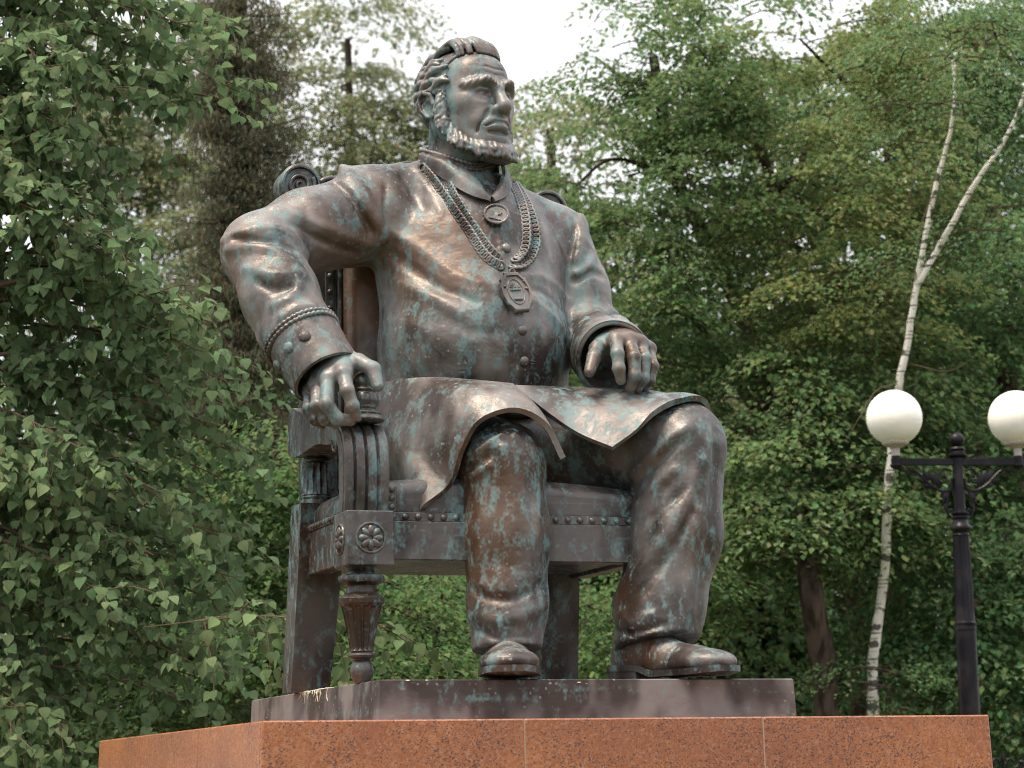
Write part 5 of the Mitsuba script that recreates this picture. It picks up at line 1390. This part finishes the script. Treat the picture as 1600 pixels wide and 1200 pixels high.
for ti, t in enumerate(TREES):
    if t['leaf'] == 0:
        continue
    g = np.random.default_rng(40 + ti)
    k = thing(t['name'], t['label'], t['cat'], t['group'])
    obj('trunk', bark_tube(t['trunk'], t['r'][0], t['r'][1], g, 16), t['bark'], k, smooth=True)
    for pts, a, b in t['limbs']:
        obj('branch', bark_tube(pts, a, b, g, 8), 'twig_bark' if t['bark'] == 'birch_bark' and a < 0.02 else t['bark'], k, smooth=True)
    P, X, N, tw = crown_points(t['crown'], t['per'], t['leaf'], g)
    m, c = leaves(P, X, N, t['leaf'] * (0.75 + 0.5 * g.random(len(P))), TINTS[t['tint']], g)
    obj('crown', m, 'leaf_matte', k, kind='stuff', color=c)
    obj('twigs', cat_mesh([tube(spline(q, 5), np.linspace(0.009, 0.003, 5), 4, cap=False) for q in tw]), 'bark', k, kind='stuff')

# the spruce: whorls of drooping boughs hung with needle sprays
sp = next(t for t in TREES if t['name'] == 'spruce_tree')
g = np.random.default_rng(77)
k = thing('spruce_tree', sp['label'], 'tree')
obj('trunk', bark_tube(sp['trunk'], sp['r'][0], sp['r'][1], g, 12), 'bark', k, smooth=True)
TP = spline(sp['trunk'], 200)
P, X, N, S, tubes_ = [], [], [], [], []
for z in np.arange(1.6, 8.6, 0.16):
    c = TP[np.argmin(np.abs(TP[:, 2] - z))]
    Lb = 1.0 * (1 - 0.35 * (z - 1.6) / 7.0)
    for _ in range(7):
        a = g.random() * 2 * np.pi
        d = np.array([math.cos(a), math.sin(a), 0])
        L_ = Lb * (0.6 + 0.5 * g.random())
        s = np.linspace(0, 1, 9)
        line = c + d * (s * L_)[:, None] + np.array([0, 0, 1.0]) * (-0.35 * L_ * s + 0.22 * L_ * s ** 2 + 0.1 * g.normal() * s)[:, None]
        tubes_.append(tube(line, np.linspace(0.018, 0.004, 9), 5, cap=False))
        n = 230
        q = g.random(n) ** 0.7
        base = np.stack([np.interp(q, s, line[:, j]) for j in range(3)], 1)
        side = np.array([-d[1], d[0], 0])
        off = g.normal(size=n) * 0.11
        hang = g.random(n) * 0.2
        P.append(base + side * off[:, None] - np.array([0, 0, 1.0]) * hang[:, None] + g.normal(size=(n, 3)) * 0.02)
        X.append(np.array([0, 0, -1.0]) + 0.45 * g.normal(size=(n, 3)))
        N.append(g.normal(size=(n, 3)))
        S.append(0.05 + 0.05 * g.random(n))
needle = (np.array([(0, 0, 0), (0.4, -0.13, 0.03), (1, 0, 0), (0.4, 0.13, 0.03)], float), np.array([(0, 1, 2), (0, 2, 3)]))
m, c = leaves(np.vstack(P), np.vstack(X), np.vstack(N), np.hstack(S), TINTS[5], g, needle, 0.3)
obj('needle_sprays', m, 'leaf_matte', k, kind='stuff', color=c)
obj('boughs', cat_mesh(tubes_), 'bark', k, kind='stuff')

# the poplar in the left foreground: limbs fanning right from a trunk outside the frame, twigs, hanging deltoid leaves
g = np.random.default_rng(21)
pop = thing('poplar_tree', 'poplar at the left with large glossy heart shaped leaves reaching behind the statue\'s elbow', 'tree')
PT = np.array([(-1.36, 5.25, GROUND), (-1.40, 5.1, 0.0), (-1.45, 4.75, 3.0), (-1.5, 4.7, 5.2)])
obj('trunk', bark_tube(PT, 0.16, 0.09, g, 16), 'bark', pop, smooth=True)
TPp = spline(PT, 200)
# where each limb ends: height, reach along the view's right, depth
REACH_Z = [-0.35, -0.1, 0.1, 0.3, 0.6, 0.9, 1.25, 1.6, 1.95, 2.3, 2.6, 2.8, 3.0, 3.25, 3.6, 4.2]
REACH_X = [0.95, 1.35, 1.75, 2.0, 2.05, 1.95, 1.9, 2.0, 2.0, 1.75, 1.55, 1.15, 1.0, 1.3, 2.0, 1.6]
LB, TW, LP, LX, LN, LS = [], [], [], [], [], []
for i in range(105):                                              # from 75 on: the far side of the crown, left of the trunk
    z1 = REACH_Z[0] + (REACH_Z[-1] - REACH_Z[0]) * ((i if i < 75 else (i - 75) * 2.5) + 0.6 * g.random()) / 74
    reach = np.interp(z1, REACH_Z, REACH_X) * (1.0 - 0.45 * g.random() ** 2)
    dep = -1.15 + 1.7 * g.random()
    if i >= 75:
        reach, dep = -(0.5 + 1.1 * g.random()), -1.0 + 2.0 * g.random()
    z0 = z1 + 0.15 + 0.35 * g.random()
    a = TPp[np.argmin(np.abs(TPp[:, 2] - z0))]
    b = a + _yawR * reach + _yawF * dep
    b[2] = z1
    mid = (a + b) / 2 + np.array([0, 0, 0.12 + 0.1 * g.random()]) + g.normal(size=3) * 0.05
    p = spline([a, mid, b], 24)
    if i == 74:                                                   # one low spray shows between the chair legs
        a, b = np.array([-0.3, 3.35, 0.42]), np.array([0.70, 2.36, 0.37])
        p = spline([a, (a + b) / 2 + np.array([0, 0, 0.05]), b], 24)
    LB.append(tube(p, np.linspace(0.0025 if i == 74 else 0.016, 0.003, 24), 6))
    for j in range(17):
        q = 0.2 + 0.8 * (j + g.random()) / 17
        s = p[min(23, int(q * 23))]
        d = unit(unit(b - a) * 0.7 + g.normal(size=3) * np.array([0.6, 0.6, 0.45]) + np.array([0, 0, -0.1]))
        L_ = 0.2 + 0.24 * g.random()
        tp = np.array([s, s + d * L_ * 0.5, s + d * L_ + np.array([0, 0, -0.08])])
        ts = spline(tp, 7)
        TW.append(tube(ts, np.linspace(0.0042, 0.0018, 7), 4, cap=False))
        nl = 13
        for l in range(nl):
            w = ((l + 0.5 * g.random()) / nl) ** 0.65
            o = ts[min(6, int(w * 7))]
            pd = unit(g.normal(size=3) * np.array([0.8, 0.8, 0.3]) + d * 0.5)
            LP.append(o + pd * 0.03)
            LX.append(pd * 0.65 + np.array([0, 0, -0.75]) + 0.3 * g.normal(size=3))
            LN.append(np.array([0, 0, 0.8]) + pd * 0.75 - _yawF * 0.7 + 0.4 * g.normal(size=3))
            LS.append(0.046 + 0.042 * g.random())
for bch in LB[::4]:
    obj('branch', bch, 'twig_bark', pop, smooth=True)
obj('twigs', cat_mesh([b_ for i_, b_ in enumerate(LB) if i_ % 4] + TW), 'twig_bark', pop, kind='stuff')
LP, LX, LN, LS = np.array(LP), unit(np.array(LX)), np.array(LN), np.array(LS)
half = [(0.0, 0.012), (0.04, 0.24), (0.17, 0.42), (0.4, 0.43), (0.66, 0.27), (0.86, 0.10), (1.0, 0.0)]
lv = [(-0.5, 0.01, 0.06), (-0.5, -0.01, 0.06)]
for x, y in half:
    z_ = 0.22 * y - 0.24 * max(0, x - 0.3) ** 2
    lv += [(x, -y, z_), (x, 0, -0.24 * max(0, x - 0.3) ** 2), (x, y, z_ + 0.05 * y)]
lf = [(0, 1, 2), (0, 2, 4)]
for q in range(6):
    a = 2 + 3 * q
    for s in (0, 1):
        lf += [(a + s, a + s + 3, a + s + 4), (a + s, a + s + 4, a + s + 1)]
POP = (np.array(lv), np.array(lf))
POP_TINT = (0.142, 0.208, 0.106)
d = LP - EYE
depth = d @ _fw
px, py = F_PX * (d @ _rt) / depth + 800, 600 - F_PX * (d @ _up0) / depth
Xn = unit(LX)
Nn = unit(LN - Xn * (LN * Xn).sum(1, keepdims=True))
size = (LS / depth) ** 2 * np.abs((Nn * unit(d)).sum(1))
size[(px < 5) | (px > 640) | (py < 5) | (py > 1190)] = 0
big = np.argsort(-size)[:300]
rest = np.setdiff1d(np.arange(len(LP)), big)
m, c = leaves(LP[rest], LX[rest], LN[rest], LS[rest], POP_TINT, g, POP, 0.26, 0.045)
obj('leaves', m, 'leaf_glossy', pop, kind='stuff', color=c, smooth=True)
variants = []
for q in range(6):
    v = POP[0] * np.array([1, 0.92 + 0.16 * g.random(), 0.7 + 0.8 * g.random()])
    col = np.clip(np.array(POP_TINT) * (1 + 0.28 * g.normal()) * (1 + 0.04 * g.normal(size=3)), 0.012, 0.3)
    variants.append(mikit.ply(trimesh.Trimesh(v, POP[1], process=False), 'leaf_glossy', smooth=True, color=np.tile(col, (len(v), 1))))
for q in big:
    M = np.eye(4)
    M[:3, 0], M[:3, 1], M[:3, 2], M[:3, 3] = Xn[q] * LS[q], np.cross(Nn[q], Xn[q]) * LS[q], Nn[q] * LS[q], LP[q]
    obj('leaf', {**variants[int(g.integers(0, 6))], 'to_world': T(M)}, None, pop)
